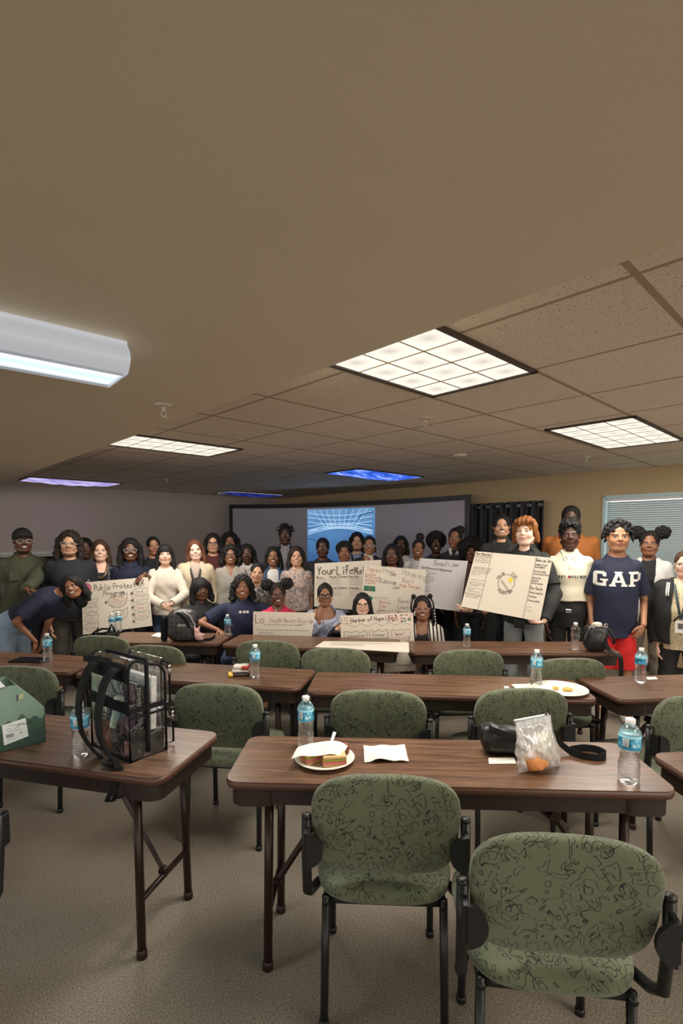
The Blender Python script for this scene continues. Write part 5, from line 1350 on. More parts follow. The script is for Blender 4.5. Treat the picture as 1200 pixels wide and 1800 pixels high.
        pal = R.T@np.array(a['palm'], float) if a and 'palm' in a else (np.array([-s*1.0, -.1, 0]) if (a is None or a == 'down') else np.array([0, 1.0, 0.2]))
        pal = pal-f*(pal@f); pal = unit(pal); lat = np.cross(f, pal)      # palm = direction the palm faces
        hl_ = .74*hh; curl = .35 if not a or a == 'down' else a.get('curl', .5)
        ts = a.get('thumb', None) if isinstance(a, dict) else None
        tside = ts if ts else (1.0 if float(lat@(-fr)) < 0 else -1.0) * (1 if (a is None or a == 'down') else 1)
        pc_ = wr+f*.26*hl_
        body.append(ell(wr+f*.25*hl_, (.11*hh*1.0, .19*hh*1.0, .045*hh*1.2), .03*hh, R=np.stack([lat, f, pal], -1)*1.0))
        for j, (o_, ln, rr) in enumerate(((-.082, .40, .034), (-.028, .45, .036), (.028, .42, .035), (.08, .33, .031))):
            b0 = wr+f*(.44*hl_-abs(o_)*.25*hh)+lat*o_*hh*tside*-1.0
            d1 = unit(f*cos(curl*.8)+pal*sin(curl*.8)); d2 = unit(f*cos(curl*2.0)+pal*sin(curl*2.0))
            m1 = b0+d1*ln*.52*hl_*.95; e1_ = m1+d2*ln*.55*hl_*.95
            body += [cap(b0-f*.06*hl_, m1, rr*hh, rr*hh*.95, .008*hh), cap(m1, e1_, rr*hh*.95, rr*hh*.78, .004)]
        tb = wr+f*.14*hl_+lat*.085*hh*tside
        tm = tb+unit(f*.75+lat*tside*.55+pal*.35)*.22*hl_; te = tm+unit(f*.95+lat*tside*.1+pal*.35)*.2*hl_
        body += [cap(tb, tm, .042*hh, .038*hh, .02*hh), cap(tm, te, .038*hh, .030*hh, .004)]
    # legs
    legs = []
    for s in (-1, 1):
        h0 = hipc+sd*s*.30*W
        if hip is not None: h0 = hipc+sd*s*.30*W
        if sit:
            kn = h0+np.array([s*.25*hh, -1.15*hh, .0]); kn[2] = .47; an = np.array([kn[0], kn[1]+.05, .09])
        else:
            an = np.array([h0[0]+s*.16*hh, h0[1]+.05*hh, .09]); kn = (h0+an)/2+np.array([s*.02*hh, -.05*hh, .0])
        legs.append((h0, kn, an)); body += [cap(h0, kn, .29*W, .205*W**.5*hh**.5, .10*hh), cap(kn, an, .205*hh*w**.5, .12*hh, .05*hh), ell(an+np.array([0, -.28*hh, -.035]), (.16*hh, .46*hh, .055), .05*hh)]
    h = max(.0044, .00102*Y)
    V, Q = sdf_mesh(body, h)
    hlv = ((V-hc)@Rh)/hh
    ob = np_mesh('person', V, Q, skin_mat(skin, smile, brow, beard, lids, lip), None, hlv)
    ob.location = root; ob.rotation_euler.z = th
    tag(ob, label, 'person', group)
    def garment(name, prims, mat, fold=.004, ff=24.0, hs=1.0, parent=ob):
        V, Q = sdf_mesh(prims, h*hs, wav(fold, ff, px*.1) if fold else None)
        return np_mesh(name, V, Q, mat, parent) if len(V) else None
    def sleeve(kind, loose, flat=True):
        P = []
        for (S0, EL, wr, a) in arm_geo:
            ra, rb_, rc = .165*hh*w**.8+loose, .125*hh*w**.6+loose*1.2, .085*hh+loose
            if kind == 'short': P.append(cap(S0, S0+(EL-S0)*.78, ra, rb_+.018*hh+loose*.6, .08*hh, flat=True))
            elif kind == 'long': P += [cap(S0, EL, ra, rb_, .08*hh), cap(EL, EL+(wr-EL)*.97, rb_, rc+.02*hh, .04*hh, flat=True)]
            elif kind == 'cap': P.append(cap(S0, S0+(EL-S0)*.35, ra, ra, .05*hh, flat=True))
        return P
    def neckcut(kind):
        base = nk-fr*.02*hh
        if kind == 'crew': return [ell(nk+axis*.17*hh+fr*.10*hh, (.27*hh, .27*hh, .17*hh), .01, 's')]
        if kind == 'v': return [cap(nk+axis*.15*hh+fr*.15*hh, nk-axis*.48*hh+fr*.45*hh, .24*hh, .03*hh, .01, 's'), cap(nk+axis*.17*hh+fr*.05*hh, nk+axis*.3*hh, .24*hh, .24*hh, .01, 's')]
        if kind == 'deepv': return [cap(nk+axis*.15*hh+fr*.15*hh, nk-axis*.85*hh+fr*.5*hh, .26*hh, .04*hh, .01, 's'), cap(nk+axis*.17*hh+fr*.05*hh, nk+axis*.3*hh, .24*hh, .24*hh, .01, 's')]
        if kind == 'scoop': return [ell(nk-axis*.02*hh+fr*.28*hh, (.36*hh, .30*hh, .34*hh), .01, 's', R=np.stack([sd, fr, axis], -1)), cap(nk+axis*.17*hh+fr*.02*hh, nk+axis*.3*hh, .28*hh, .28*hh, .01, 's')]
        if kind == 'off': return [ell(nk+axis*.08*hh+fr*.15*hh, (.50*hh, .55*hh, .52*hh), .01, 's', R=np.stack([sd, fr, axis], -1))]
        return []
    # trousers
    pm, pk_ = (pants or (C('cloth_black', (.012, .012, .013)), 'long'))
    ptop = .15 if hip is not None else max(.45*TL, (top[3].get('hem', 0) if top and len(top) > 3 else 0)+.05)
    P = [loft(hipc, axis, sd, fr, st(.009, None, ptop+.02), .01)]
    for h0, kn, an in legs:
        if pk_ == 'short':
            P.append(cap(h0, kn+(kn-h0)*.04, .29*W+.012, .27*hh*w**.5+.035, .08*hh, flat=True))
        else:
            P += [cap(h0, kn, .29*W+.012, .205*hh*w**.5+.016, .08*hh), cap(kn, an+np.array([0, 0, .0]), .205*hh*w**.5+.018, .15*hh+.022, .05*hh, flat=True)]
    P.append(plane(hipc+axis*ptop, axis))
    tr_ = garment('trousers' if pk_ == 'long' else 'shorts', P, pm, .0035, 30, 1.15)
    if shoes:
        for h0, kn, an in legs:
            b = np.array([an[0], an[1], 0])
            P = [ell(b+np.array([0, -.27*hh, .045]), (.19*hh, .50*hh, .06), .03), ell(b+np.array([0, .05*hh, .07]), (.15*hh, .2*hh, .085), .03), plane(np.array([0, 0, .004]), (0, 0, -1))]
            garment('shoe', P, shoes if not isinstance(shoes, bool) else C('shoe_black', (.015, .015, .016)), 0, 1, 1.2)
    # top
    tp = None
    if top:
        mat, slv, neck = top[0], top[1], top[2]; o_ = top[3] if len(top) > 3 else {}
        loose = o_.get('loose', .017); hem = o_.get('hem', -.18*hh)
        P = [loft(hipc, axis, sd, fr, st(loose, hem, TL+.15*hh if neck != 'turtle' else TL+.17*hh), .01)]
        P += sleeve(slv, loose)
        P += [plane(hipc+axis*hem, -axis)] if slv in ('none', 'cap') else []
        P += neckcut(neck)
        tp = garment(o_.get('name', 'shirt'), P, mat, o_.get('fold', .0045), o_.get('ff', 22))
        if neck == 'turtle': garment('collar', [cap(nk+axis*.05*hh-fr*.03*hh, nk+axis*.05*hh+(hb-nk)*.62-fr*.0*hh, .29*hh, .265*hh, .02, flat=True)], mat, .002, 60)
        if neck == 'polo' or o_.get('collar'):
            cm = o_.get('collar_mat', mat)
            PP = [cap(nk+axis*.07*hh-fr*.06*hh, nk+axis*.24*hh-fr*.06*hh, .335*hh, .275*hh, .01, flat=True), cap(nk+axis*.02*hh+fr*.30*hh, nk+axis*.40*hh+fr*.20*hh, .14*hh, .17*hh, .01, 's')]
            for s in (-1, 1): PP += [cap(nk+axis*.16*hh+fr*.16*hh+sd*s*.25*hh, nk-axis*.13*hh+fr*.40*hh+sd*s*.17*hh, .055*hh, .022*hh, .02*hh), cap(nk+axis*.12*hh+fr*.22*hh+sd*s*.20*hh, nk-axis*.08*hh+fr*.39*hh+sd*s*.07*hh, .05*hh, .022*hh, .03*hh)]
            garment('collar', PP, cm, 0, 1, .85)
            if neck == 'polo':
                dx = nk-axis*.18*hh+fr*(.43*W+loose)
    if jacket:
        mat, slv, opening = jacket[0], jacket[1], jacket[2]; o_ = jacket[3] if len(jacket) > 3 else {}
        loose = o_.get('loose', .026); hem = o_.get('hem', -.22*hh)
        P = [loft(hipc, axis, sd, fr, st(loose, hem, TL+.15*hh), .01)]+sleeve(slv, loose)
        P += [cap(nk+axis*.17*hh+fr*.02*hh, nk+axis*.35*hh, .30*hh, .30*hh, .01, 's')]
        if opening > 0: P += [cap(nk+axis*.15*hh+fr*.22*hh, nk-axis*.5*hh+fr*.55*hh, .25*hh, opening*.7*hh, .01, 's'), rbox((nk+hipc)/2+fr*(.5+.06*hh)-axis*.25*TL*0, (opening*.62*hh, .5, TL*.5+.25*hh), .005, .006, 's', R=np.stack([sd, fr, axis], -1))]
        garment(o_.get('name', 'jacket'), P, mat, o_.get('fold', .005), o_.get('ff', 20))
        if o_.get('collar', True):
            cm = o_.get('collar_mat', mat); PP = [cap(nk+axis*.05*hh-fr*.08*hh, nk+axis*.28*hh-fr*.09*hh, .36*hh, .30*hh, .01, flat=True), cap(nk+axis*-.1*hh+fr*.32*hh, nk+axis*.45*hh+fr*.22*hh, .20*hh, .24*hh, .01, 's')]
            for s in (-1, 1): PP.append(ell(nk-axis*.02*hh+fr*.27*hh+sd*s*.27*hh, (.12*hh, .03*hh, .18*hh), .03*hh, R=np.stack([sd, fr, axis], -1)))
            garment('collar', PP, cm, 0, 1, .9)
    # hair
    hs, hcname = hair[0], hair[1]; ho = hair[2] if len(hair) > 2 else {}
    H = lambda v: hp_(v); E = lambda v, r, k_=.03, op='u': ell(hp_(v), np.array(r)*hh, k_*hh, op, R=HR)
    CP = lambda a, b, ra, rb2, k_=.05, op='u': cap(hp_(a), hp_(b), ra*hh, rb2*hh, k_*hh, op)
    vol = ho.get('vol', 0.0); face = E(ho.get('fc', (0, -.50, -.16)), ho.get('fr', (.29, .44, .53)), .03, 's')
    P = []; hn = strands(.0013, 260, px); rnd = random.Random(int(px*13+py))
    if hs in ('short', 'fade', 'cap_hair'):
        P = [E((0, .075, .145), (.362+vol, .44+vol, .40+vol)), face, E((0, -.12, -.42), (.6, .5, .42), .03, 's')]
        if hs == 'short': P += [E((0, -.1, .43), (.26+vol, .25, .12+vol), .1), E((0, -.60, -.07), (.45, .38, .42), .03, 's')]
    if hs in ('tight', 'bun', 'puffs', 'braids'):
        P = [E((0, .075, .135), (.360, .435, .402)), E((0, -.52, -.10), (.31, .44, .53), .03, 's'), E((0, -.1, -.46), (.6, .5, .42), .03, 's')]
        if hs == 'bun': P += [E(ho.get('at', (.05, .15, .58)), (.24, .24, .22), .06)]
        if hs == 'puffs': P += [E((s*.44, .12, .46), (.30, .26, .27), .06) for s in (-1, 1)]; hn = curls(.007, 230, px)
        if hs == 'braids':
            for s in (-1, 1):
                for j in range(7):
                    a0 = -.12+.10*j; y0 = -.10+.075*j
                    P.append(CP((s*.33, y0, .20-.02*j), (s*(.41+.02*(j % 2)), y0+.03, -.25), .036, .036, .01)); P.append(CP((s*(.41+.02*(j % 2)), y0+.03, -.25), (s*(.44+.03*(j % 3)), y0, -.95-.05*(j % 3)), .036, .028, .01))
                P += [E((s*.34, -.02, .50), (.10, .10, .10), .04), CP((s*.34, -.04, .50), (s*.46, -.10, .2), .04, .036, .01), CP((s*.46, -.10, .2), (s*.50, -.10, -.6), .036, .03, .01)]
    if hs in ('long', 'bob', 'bangs', 'wavy'):
        Lh = ho.get('len', .95); v2 = .02+vol
        P = [E((0, .075, .14), (.368+vol, .445+vol, .405+vol*.6)), face if hs != 'bangs' else E((0, -.50, -.34), (.30, .50, .50), .03, 's')]
        for s in (-1, 1):
            P += [CP((s*(.30+v2), .02, .12), (s*(.36+v2), .04, -.45), .115+vol*.5, .13+vol*.5, .08), CP((s*(.36+v2), .04, -.45), (s*(.37+v2), ho.get('fall', -.10), -Lh), .13+vol*.5, .075, .08)]
        P += [CP((0, .26, .05), (0, .30, -min(Lh, 1.0)), .30, .26, .08)]
        if hs == 'wavy': hn = curls(.005, 130, px)
    if hs == 'afro': P = [E((0, .10, .20), (.50+vol, .50+vol, .46+vol)), E((0, -.56, -.16), (.31, .50, .53), .03, 's'), E((0, -.25, -.5), (.5, .5, .36), .05, 's')]; hn = curls(.007, 230, px)
    if hs == 'curlytop':
        P = [E((0, .08, .15), (.362, .44, .40)), E((0, -.02, .36), (.36+vol, .42+vol, .23+vol), .08), face, E((0, -.12, -.36), (.6, .5, .40), .03, 's')]; hn = curls(.007, 240, px)
    if hs in ('dreads', 'locs'):
        P = [E((0, .08, .15), (.355, .43, .39)), face]
        N_ = ho.get('n', 46)
        for j in range(N_):
            az = 2*pi*j*.618+rnd.random()*.3; el_ = .15+1.35*((j+.5)/N_)
            if hs == 'locs' and False: pass
            d = np.array([sin(az)*cos(el_), -cos(az)*cos(el_), sin(el_)]); b0 = np.array([0, .08, .15])+d*np.array([.33, .40, .37])
            if d[1] < -.45 and el_ < .75: continue
            if hs == 'dreads': e0 = b0+d*np.array([.16, .14, .12])*(1+.5*rnd.random())+np.array([0, 0, .02-.05*rnd.random()]); P.append(CP(b0, e0, .045, .030, .02))
            else:
                m0 = b0+d*np.array([.11, .09, .06]); e0 = m0+np.array([d[0]*.05, d[1]*.03, -.16-.22*max(0, .9-el_)-.08*rnd.random()]); P += [CP(b0, m0, .05, .05, .02), CP(m0, e0, .05, .038, .02)]
        hn = wav(.004, 100, px)
    if hs == 'mop':
        P = [E((0, .08, .15), (.372, .445, .40)), E((.03, -.50, -.24), (.28, .44, .47), .04, 's'), E((-.10, -.24, .34), (.22, .20, .13), .08), E((.16, -.22, .34), (.20, .20, .12), .08)]
        for s in (-1, 1): P += [CP((s*.32, -.06, .2), (s*.39, .05, -.34), .11, .075, .06)]
        P += [CP((0, .3, .1), (0, .30, -.38), .27, .22, .08)]; hn = strands(.0035, 170, px)
    if ho.get('extra'): P += [CP(*q) for q in ho['extra']]
    if P: garment('hair', P, hair_mat(hcname), 0, 1, .95) if False else np_mesh('hair', *sdf_mesh(P, h*.95, hn), hair_mat(hcname), ob)
    if beard == 'full':
        PB = [E((0, -.22, -.36), (.24, .20, .20)), E((0, -.33, -.10), (.30, .32, .15), .03, 's'), E((0, -.42, -.235), (.10, .1, .035), .02, 's')]
        np_mesh('beard', *sdf_mesh(PB, h, wav(.003, 120)), hair_mat(hcname), ob)
    hpt = lambda x, y, z: tuple(hp_((x, y, z)))
    if glasses:
        m = MB(); gm = glasses[0]; rx, rz = glasses[1], glasses[2]; r_ = glasses[3]*hh; sq = glasses[4] if len(glasses) > 4 else .7
        for s in (-1, 1):
            cx_ = s*.150
            m.tube([hpt(cx_+rx*math.copysign(abs(cos(a))**sq, cos(a)), -.43+.05*abs(cx_+rx*cos(a)), -.005+rz*math.copysign(abs(sin(a))**sq, sin(a))) for a in [2*pi*i/18 for i in range(18)]], r_, 5, True)
            m.tube([hpt(s*(.150+rx), -.41, .015), hpt(s*.335, -.25, .02), hpt(s*.345, .03, .03)], r_, 5)
        m.tube([hpt(-.150+rx, -.43, .02), hpt(0, -.44, .035), hpt(.150-rx, -.43, .02)], r_, 5)
        m.build('glasses', gm, ob, True)
    info = dict(ob=ob, hc=hc, Rh=Rh, hh=hh, nk=nk, axis=axis, fr=fr, sd=sd, hipc=hipc, TL=TL, W=W, hp=hp_, L=L, R=R, root=root, top=tp, arms=arm_geo, garment=garment, h=h, E=E, CP=CP)
    if extra: extra(info)
    return info
GLD = plain('glasses_dark', (.012, .01, .01), .3); GLB = plain('glasses_clear', sl(190, 180, 170), .3, .5); GLP = plain('glasses_pink', sl(196, 150, 146), .3)
def project(info, items, mat, name, parent=None, off=.004):
    """flat shapes in (sideways, up) metres around a point on the chest, wrapped onto the shirt"""
    from mathutils.bvhtree import BVHTree
    o = parent or info['top']; me = o.data
    bv = BVHTree.FromPolygons([v.co for v in me.vertices], [tuple(p.vertices) for p in me.polygons])
    sd, fr, ax = (Vector(info[k]) for k in ('sd', 'fr', 'axis')); base = Vector(info['nk'])
    m = MB()
    for poly in items:
        vs = []
        for u, v in poly:
            p = base+sd*u+ax*v+fr*1.0; hit = bv.ray_cast(p, -fr, 2.0)
            vs.append((hit[0] if hit[0] else base+sd*u+ax*v+fr*.12)+fr*off)
        m.add(vs, [tuple(range(len(vs)))])
    return m.build(name, mat, o)
def lanyard(info, col, badge=True, length=1.2, card=None):
    hh = info['hh']; nk, ax, fr, sd = (np.array(info[k]) for k in ('nk', 'axis', 'fr', 'sd')); W = info['W']; ob = info['ob']
    y0 = .50*W+.03
    for s in (-1, 1):
        P = [nk+ax*.16*hh+sd*s*.28*hh-fr*.05*hh, nk+ax*.02*hh+sd*s*.30*hh+fr*.26*hh, nk-ax*.35*hh+sd*s*.20*hh+fr*y0, nk-ax*length*hh+fr*(y0+.012)]
        MB().tube([Vector(p) for p in P], .010, 6, flat=(tuple(fr), .25)).build('lanyard', col, ob, True)
    if badge:
        c = nk-ax*(length+.28)*hh+fr*(y0+.02); MB().box(Vector(c), (.075, .006, .10)).build('badge', card or plain('badge_white', sl(214, 212, 206), .4), ob)
        MB().box(Vector(c+fr*.004+ax*.008), (.035, .003, .045)).build('badge_photo', plain('badge_photo', sl(90, 76, 76), .5), ob)
blk = C('cloth_black', (.012, .012, .013)); navy = C('cloth_navy', sl(26, 30, 54)); wht = C('cloth_white', sl(218, 216, 214))
# ------------------------------------------------------------------ the group, left to right
jeans = (denim('jeans_blue', sl(58, 78, 108)), 'long'); greyj = (denim('jeans_grey', sl(150, 156, 158)), 'long'); ltj = (denim('jeans_light', sl(140, 160, 182)), 'long')
def cap_man(i):
    E, g_ = i['E'], i['garment']
    i['garment']('cap', [E((0, .07, .20), (.365, .44, .33)), E((0, -.2, -.25), (.7, .8, .42), .02, 's')], C('cap_black', (.014, .013, .014)), 0, 1, .95)
    g_('cap_brim', [E((.02, -.42, .20), (.26, .26, .035))], MATS['cap_black'], 0, 1, .8)
    wr = i['arms'][1][2]; el = i['arms'][1][1]; d = unit(wr-el); c = wr-d*.03
    MB().tube([Vector(c+np.cross(d, unit(np.cross(d, UP)))*.036*cos(a)+unit(np.cross(d, UP))*.036*sin(a)) for a in [2*pi*k/14 for k in range(14)]], .008, 6, True).build('wristwatch', plain('watch_steel', (.7, .7, .68), .25, 1.0), i['ob'], True)
    for sx in (-.42, .42): MB().box(Vector(i['nk']-i['axis']*.62*i['hh']+i['sd']*sx*i['hh']+i['fr']*(.52*i['W']+.03)), (.09, .012, .10), None, .004).build('chest_pocket', MATS['olive_jacket'], i['ob'])
person('man in a dark cap and olive jacket standing at the far left', 40, 951, 43, 5.15, yaw=8, skin='dark', smile=2, beard='goatee', hair=('fade', 'black'), w=1.18, belly=.12, top=(C('grey_tee', sl(90, 90, 86)), 'short', 'crew'),
       jacket=(C('olive_jacket', sl(70, 72, 54)), 'long', .0, dict(ff=16)), arms=dict(r=dict(w=(43, 1040, 4.62), dir=(1, -.1, -.15), palm=(0, 0, -1), pole=(.2, .3, -1)), l='down'), glasses=(GLB, .11, .075, .012), extra=cap_man, pants=(blk, 'long'))
# woman bending forward with her head turned to the camera
def bent(i):
    pass
person('woman in a navy polo and light jeans bending forward at the left', 128, 1031, 41, 4.62, turn=82, side_on=-72, roll=18, skin='brown', smile=2, hair=('long', 'black', dict(len=.75, vol=.04, fall=.0)), hip=(24, 1096, 4.66), w=1.2,
       top=(C('polo_navy_left', sl(22, 28, 52)), 'short', 'crew', dict(hem=.12, loose=.02)), pants=ltj, arms=dict(l=dict(w=(62, 1128, 4.45), pole=(-.2, .2, -.1), dir=(-.1, 0, -1)), r=dict(w=(74, 1128, 4.70), pole=(-.6, 0, -.3), dir=(-.2, 0, -1))), extra=bent)
def hoodie(i):
    g_ = i['garment']; nk, ax, fr, hh, sd = i['nk'], i['axis'], i['fr'], i['hh'], i['sd']
    g_('hood', [cap(nk-fr*.25*hh-sd*.25*hh, nk-fr*.25*hh+sd*.25*hh, .17*hh, .17*hh, .1), ell(nk-fr*.22*hh+ax*.05*hh, (.42*hh, .28*hh, .2*hh), .05)], MATS['hoodie_black'], .004, 30)
    project(i, [[(.155, -.20), (.185, -.20), (.17, -.175)]], wht, 'logo')
person('tall person with long curly hair and glasses in a black hoodie', 122, 956, 43, 5.15, yaw=-6, roll=-4, skin='tan', smile=1, beard='goatee', hair=('wavy', 'dark', dict(len=.62, vol=.05)), w=1.12, top=(C('hoodie_black', (.014, .016, .022)), 'long', 'crew', dict(loose=.035, name='hoodie')),
       pants=(C('trouser_grey', sl(70, 66, 60)), 'long'), glasses=(GLB, .11, .085, .011), extra=hoodie)
person('man in a dark shirt half hidden behind the hooded person', 149, 964, 36, 5.95, skin='dark', smile=1, hair=('fade', 'black'), top=(C('shirt_mauve', sl(100, 84, 90)), 'long', 'crew'))
def plaid_extra(i):
    hh = i['hh']; lanyard(i, plain('thin_chain', sl(120, 96, 70), .4), False, .55)
person('woman with long light brown hair in a dark plaid shirt holding the rose poster', 176, 968, 37, 5.40, skin='light', smile=2, brow=(.10, .06, .035), hair=('long', 'brown', dict(len=1.15, vol=.0)), top=(blk, 'none', 'scoop'),
       jacket=(m_plaid('plaid_shirt', sl(38, 38, 48), sl(104, 100, 104), 16.0), 'long', .42, dict(collar=False, name='plaid_shirt')), arms=dict(l=dict(w=(139, 1027, 5.08), dir=(.3, -.5, -.6), palm=(.6, -.6, 0)), r='down'), extra=plaid_extra)
def yellowtext(i):
    ik = Ink(); ik.text('WA C', .02, -.27, .034, .010, .9); project(i, ik.q, plain('print_yellow', sl(206, 168, 66), .7), 'chest_print')
person('woman with long black hair and glasses in a navy polo with yellow lettering', 229, 967, 38, 5.42, skin='dark', smile=2, hair=('long', 'black', dict(len=.85, vol=.06)), top=(navy, 'short', 'polo'), w=1.05, glasses=(GLB, .11, .085, .010),
       arms=dict(r=dict(w=(254, 1009, 5.05), dir=(-.5, -.4, -.5), palm=(0, .8, -.5)), l='down'), extra=yellowtext)
person('woman in a black top looking out behind the cream sweater', 270, 960, 32, 5.95, yaw=6, roll=8, skin='mid', smile=1, hair=('tight', 'black'), top=(C('top_dark', (.014, .015, .02)), 'long', 'crew'))
cream = knit('sweater_cream', sl(206, 196, 182))
person('woman with black bangs in a cream sweater and jeans, hands clasped', 290, 975, 35, 5.25, skin='light', smile=0, lids=True, hair=('bangs', 'black', dict(len=1.25, fall=-.15)), top=(cream, 'long', 'crew', dict(loose=.02, name='sweater', hem=.04, ff=34)), pants=jeans, w=.95,
       arms=dict(l=dict(w=(287, 1064, 4.98), dir=(.7, -.1, -.5), pole=(-1, .5, -.3)), r=dict(w=(302, 1062, 4.98), dir=(-.7, -.1, -.5), pole=(1, .5, -.3))))
def cardi(i): lanyard(i, plain('bag_strap', (.02, .018, .016), .6), False, 1.3)
person('woman with long auburn hair in a cream cardigan', 343, 967, 35, 5.45, roll=6, skin='fair', smile=2, brow=(.14, .06, .03), hair=('long', 'auburn', dict(len=1.35, fall=-.12)), top=(C('tee_pale', sl(176, 160, 148)), 'none', 'crew'), jacket=(knit('cardigan_cream', sl(202, 186, 160)), 'long', .30, dict(collar=False, name='cardigan', loose=.035)), extra=cardi)
person('young person with a dark bob and glasses in a dark red shirt', 374, 955, 33, 6.05, skin='tan', smile=1, hair=('bob', 'black', dict(len=.42, vol=.03)), top=(C('shirt_maroon', sl(84, 34, 34)), 'long', 'crew'), glasses=(GLD, .11, .07, .012))
person('person with dark curly hair at the back beside the screen frame', 404, 953, 32, 6.65, skin='brown', smile=0, hair=('wavy', 'black', dict(len=.5, vol=.08)), top=(C('top_dark', (.014, .015, .02)), 'long', 'crew'))
person('woman with curly dark hair and glasses in a grey V neck sweater', 405, 975, 33, 5.58, skin='brown', smile=2, hair=('wavy', 'black', dict(len=.42, vol=.07)), top=(knit('sweater_grey', sl(150, 144, 136)), 'long', 'v', dict(loose=.025, name='sweater', ff=30)), glasses=(GLD, .11, .08, .010))
person('person in shadow with a white collar, next to the grey sweater', 434, 974, 33, 6.05, skin='deep', smile=0, hair=('bob', 'black', dict(len=.5, vol=.03)), top=(wht, 'long', 'polo'))
def strap14(i):
    nk, ax, fr, hh, sd = i['nk'], i['axis'], i['fr'], i['hh'], i['sd']
    ik = Ink(); ik.scrib(.07, -.20, .05, .012, .003); project(i, ik.q, wht, 'chest_print')
person('seated woman with a black bob and bangs in a black polo', 353, 1036, 38, 4.88, sit=True, yaw=14, roll=8, skin='dark', smile=1, hair=('bangs', 'black', dict(len=.62, vol=.05)), top=(C('polo_black', (.018, .018, .020)), 'short', 'polo'), w=1.15, extra=strap14)
def prints15(i):
    ik = Ink(); ik.scrib(-.16, -.175, .07, .010, .003); ik.scrib(.08, -.165, .04, .014, .003); project(i, ik.q, plain('print_grey', sl(170, 180, 190), .6), 'chest_print')
    nk, ax, fr, hh, sd = i['nk'], i['axis'], i['fr'], i['hh'], i['sd']
    for k in (-.1, .06, .2): MB().superell(Vector(nk+sd*k*hh-ax*.22*hh+fr*.50*i['W']+fr*.02), (.014, .008, .014), 1, 1, 10, 8).build('necklace_bead', wht, i['ob'], True)
person('seated smiling woman with a curly bob in a navy polo, arm on the table', 426, 1032, 40, 4.80, sit=True, skin='brown', smile=2, hair=('wavy', 'black', dict(len=.55, vol=.05)), top=(C('polo_navy', sl(28, 34, 64)), 'short', 'polo'), w=1.28, belly=.1, pants=jeans,
       arms=dict(l=dict(w=(384, 1108, 4.50), pole=(-1, .2, -.1), dir=(.5, -.6, -.1), palm=(0, 0, -1)), r=dict(w=(470, 1122, 4.62), pole=(1, .2, -.3))), extra=prints15)
person('woman in a patterned hooded sweater leaning in between the seated women', 452, 1007, 34, 5.12, roll=-6, skin='tan', smile=1, hair=('tight', 'black'), top=(m_floral('hood_pattern', sl(40, 36, 40), [sl(30, 28, 32), sl(150, 140, 136), sl(60, 56, 60)], 22), 'long', 'crew', dict(loose=.03, name='hoodie')),
       jacket=None, extra=lambda i: i['garment']('hood', [cap(i['nk']-i['fr']*.15*i['hh']-i['sd']*.28*i['hh'], i['nk']-i['fr']*.15*i['hh']+i['sd']*.28*i['hh'], .18*i['hh'], .18*i['hh'], .1)], C('hood_beige', sl(160, 150, 140)), .003, 30))
person('woman with dark hair in a denim jacket over a white top', 480, 978, 33, 5.80, skin='brown', smile=2, hair=('long', 'black', dict(len=.7)), top=(wht, 'none', 'crew'), jacket=(denim('jacket_denim', sl(54, 78, 108)), 'long', .40, dict(name='denim_jacket')))
person('tall man with short dreadlocks and a dark suit in front of the screen', 501, 941, 32, 6.62, skin='deep', smile=0, hair=('dreads', 'black'), top=(C('shirt_pale', sl(150, 146, 150)), 'long', 'polo'), jacket=(C('suit_dark', (.012, .012, .016)), 'long', .22, dict(name='suit_jacket')))
person('woman with long dark hair in a floral blouse', 521, 978, 34, 5.50, skin='tan', smile=2, hair=('long', 'dark', dict(len=.75, vol=.02)), top=(m_floral('blouse_floral', sl(206, 186, 172), [sl(90, 50, 40), sl(110, 100, 110), sl(150, 88, 60)], 16), 'short', 'crew', dict(hem=.06, name='blouse')), arms=dict(l='down', r='down'))
def puffs20(i):
    pass
person('seated girl with curly hair puffs and glasses in a pink red top', 488, 1045, 39, 4.72, sit=True, roll=4, skin='dark', smile=2, hair=('puffs', 'black'), top=(C('top_pinkred', sl(206, 40, 78)), 'short', 'crew'), glasses=(GLD, .12, .095, .012, 1.0), arms=dict(r=dict(w=(489, 1094, 4.56), pole=(1, .2, -.6), dir=(-.2, 0, 1), palm=(0, 1, 0)), l='down'))
person('short haired person in a black top left of the life matters poster', 567, 963, 33, 6.0, skin='deep', smile=1, hair=('fade', 'black'), top=(C('top_dark', (.014, .015, .02)), 'short', 'crew'), w=1.15)
def ear22(i):
    for s in (-1, 1): i['garment']('earring', [i['E']((s*.36, 0, -.18), (.03, .03, .05))], plain('gold', (.8, .55, .2), .25, 1.0), 0, 1, .6)
person('seated woman with glasses in an off shoulder blue floral blouse', 571, 1046, 39, 4.74, sit=True, skin='brown', smile=0, hair=('tight', 'black', dict(extra=[((0, .30, .35), (0, .42, .2), .2, .18)])), top=(m_floral('blouse_blue', sl(206, 206, 214), [sl(60, 80, 130), sl(90, 110, 160), sl(130, 140, 170)], 34), 'long', 'off', dict(loose=.03, name='blouse', ff=44, fold=.007)), glasses=(GLD, .125, .095, .016, .8),
       arms=dict(l=dict(w=(561, 1094, 4.50), pole=(-1, .4, -.9), dir=(-.35, -.1, .8), palm=(0, .8, .3)), r=dict(w=(592, 1101, 4.42), pole=(1, .3, -.6), dir=(.8, -.2, .1), palm=(0, .9, .2))), extra=ear22)
person('person with short curly hair peeking over the life matters poster', 605, 971, 34, 5.92, skin='brown', smile=1, hair=('afro', 'black', dict(vol=-.06)), top=(C('shirt_lilac', sl(176, 176, 200)), 'long', 'crew'), arms=dict(l=dict(w=(618, 1073, 5.60), dir=(-.2, -.2, .9))))
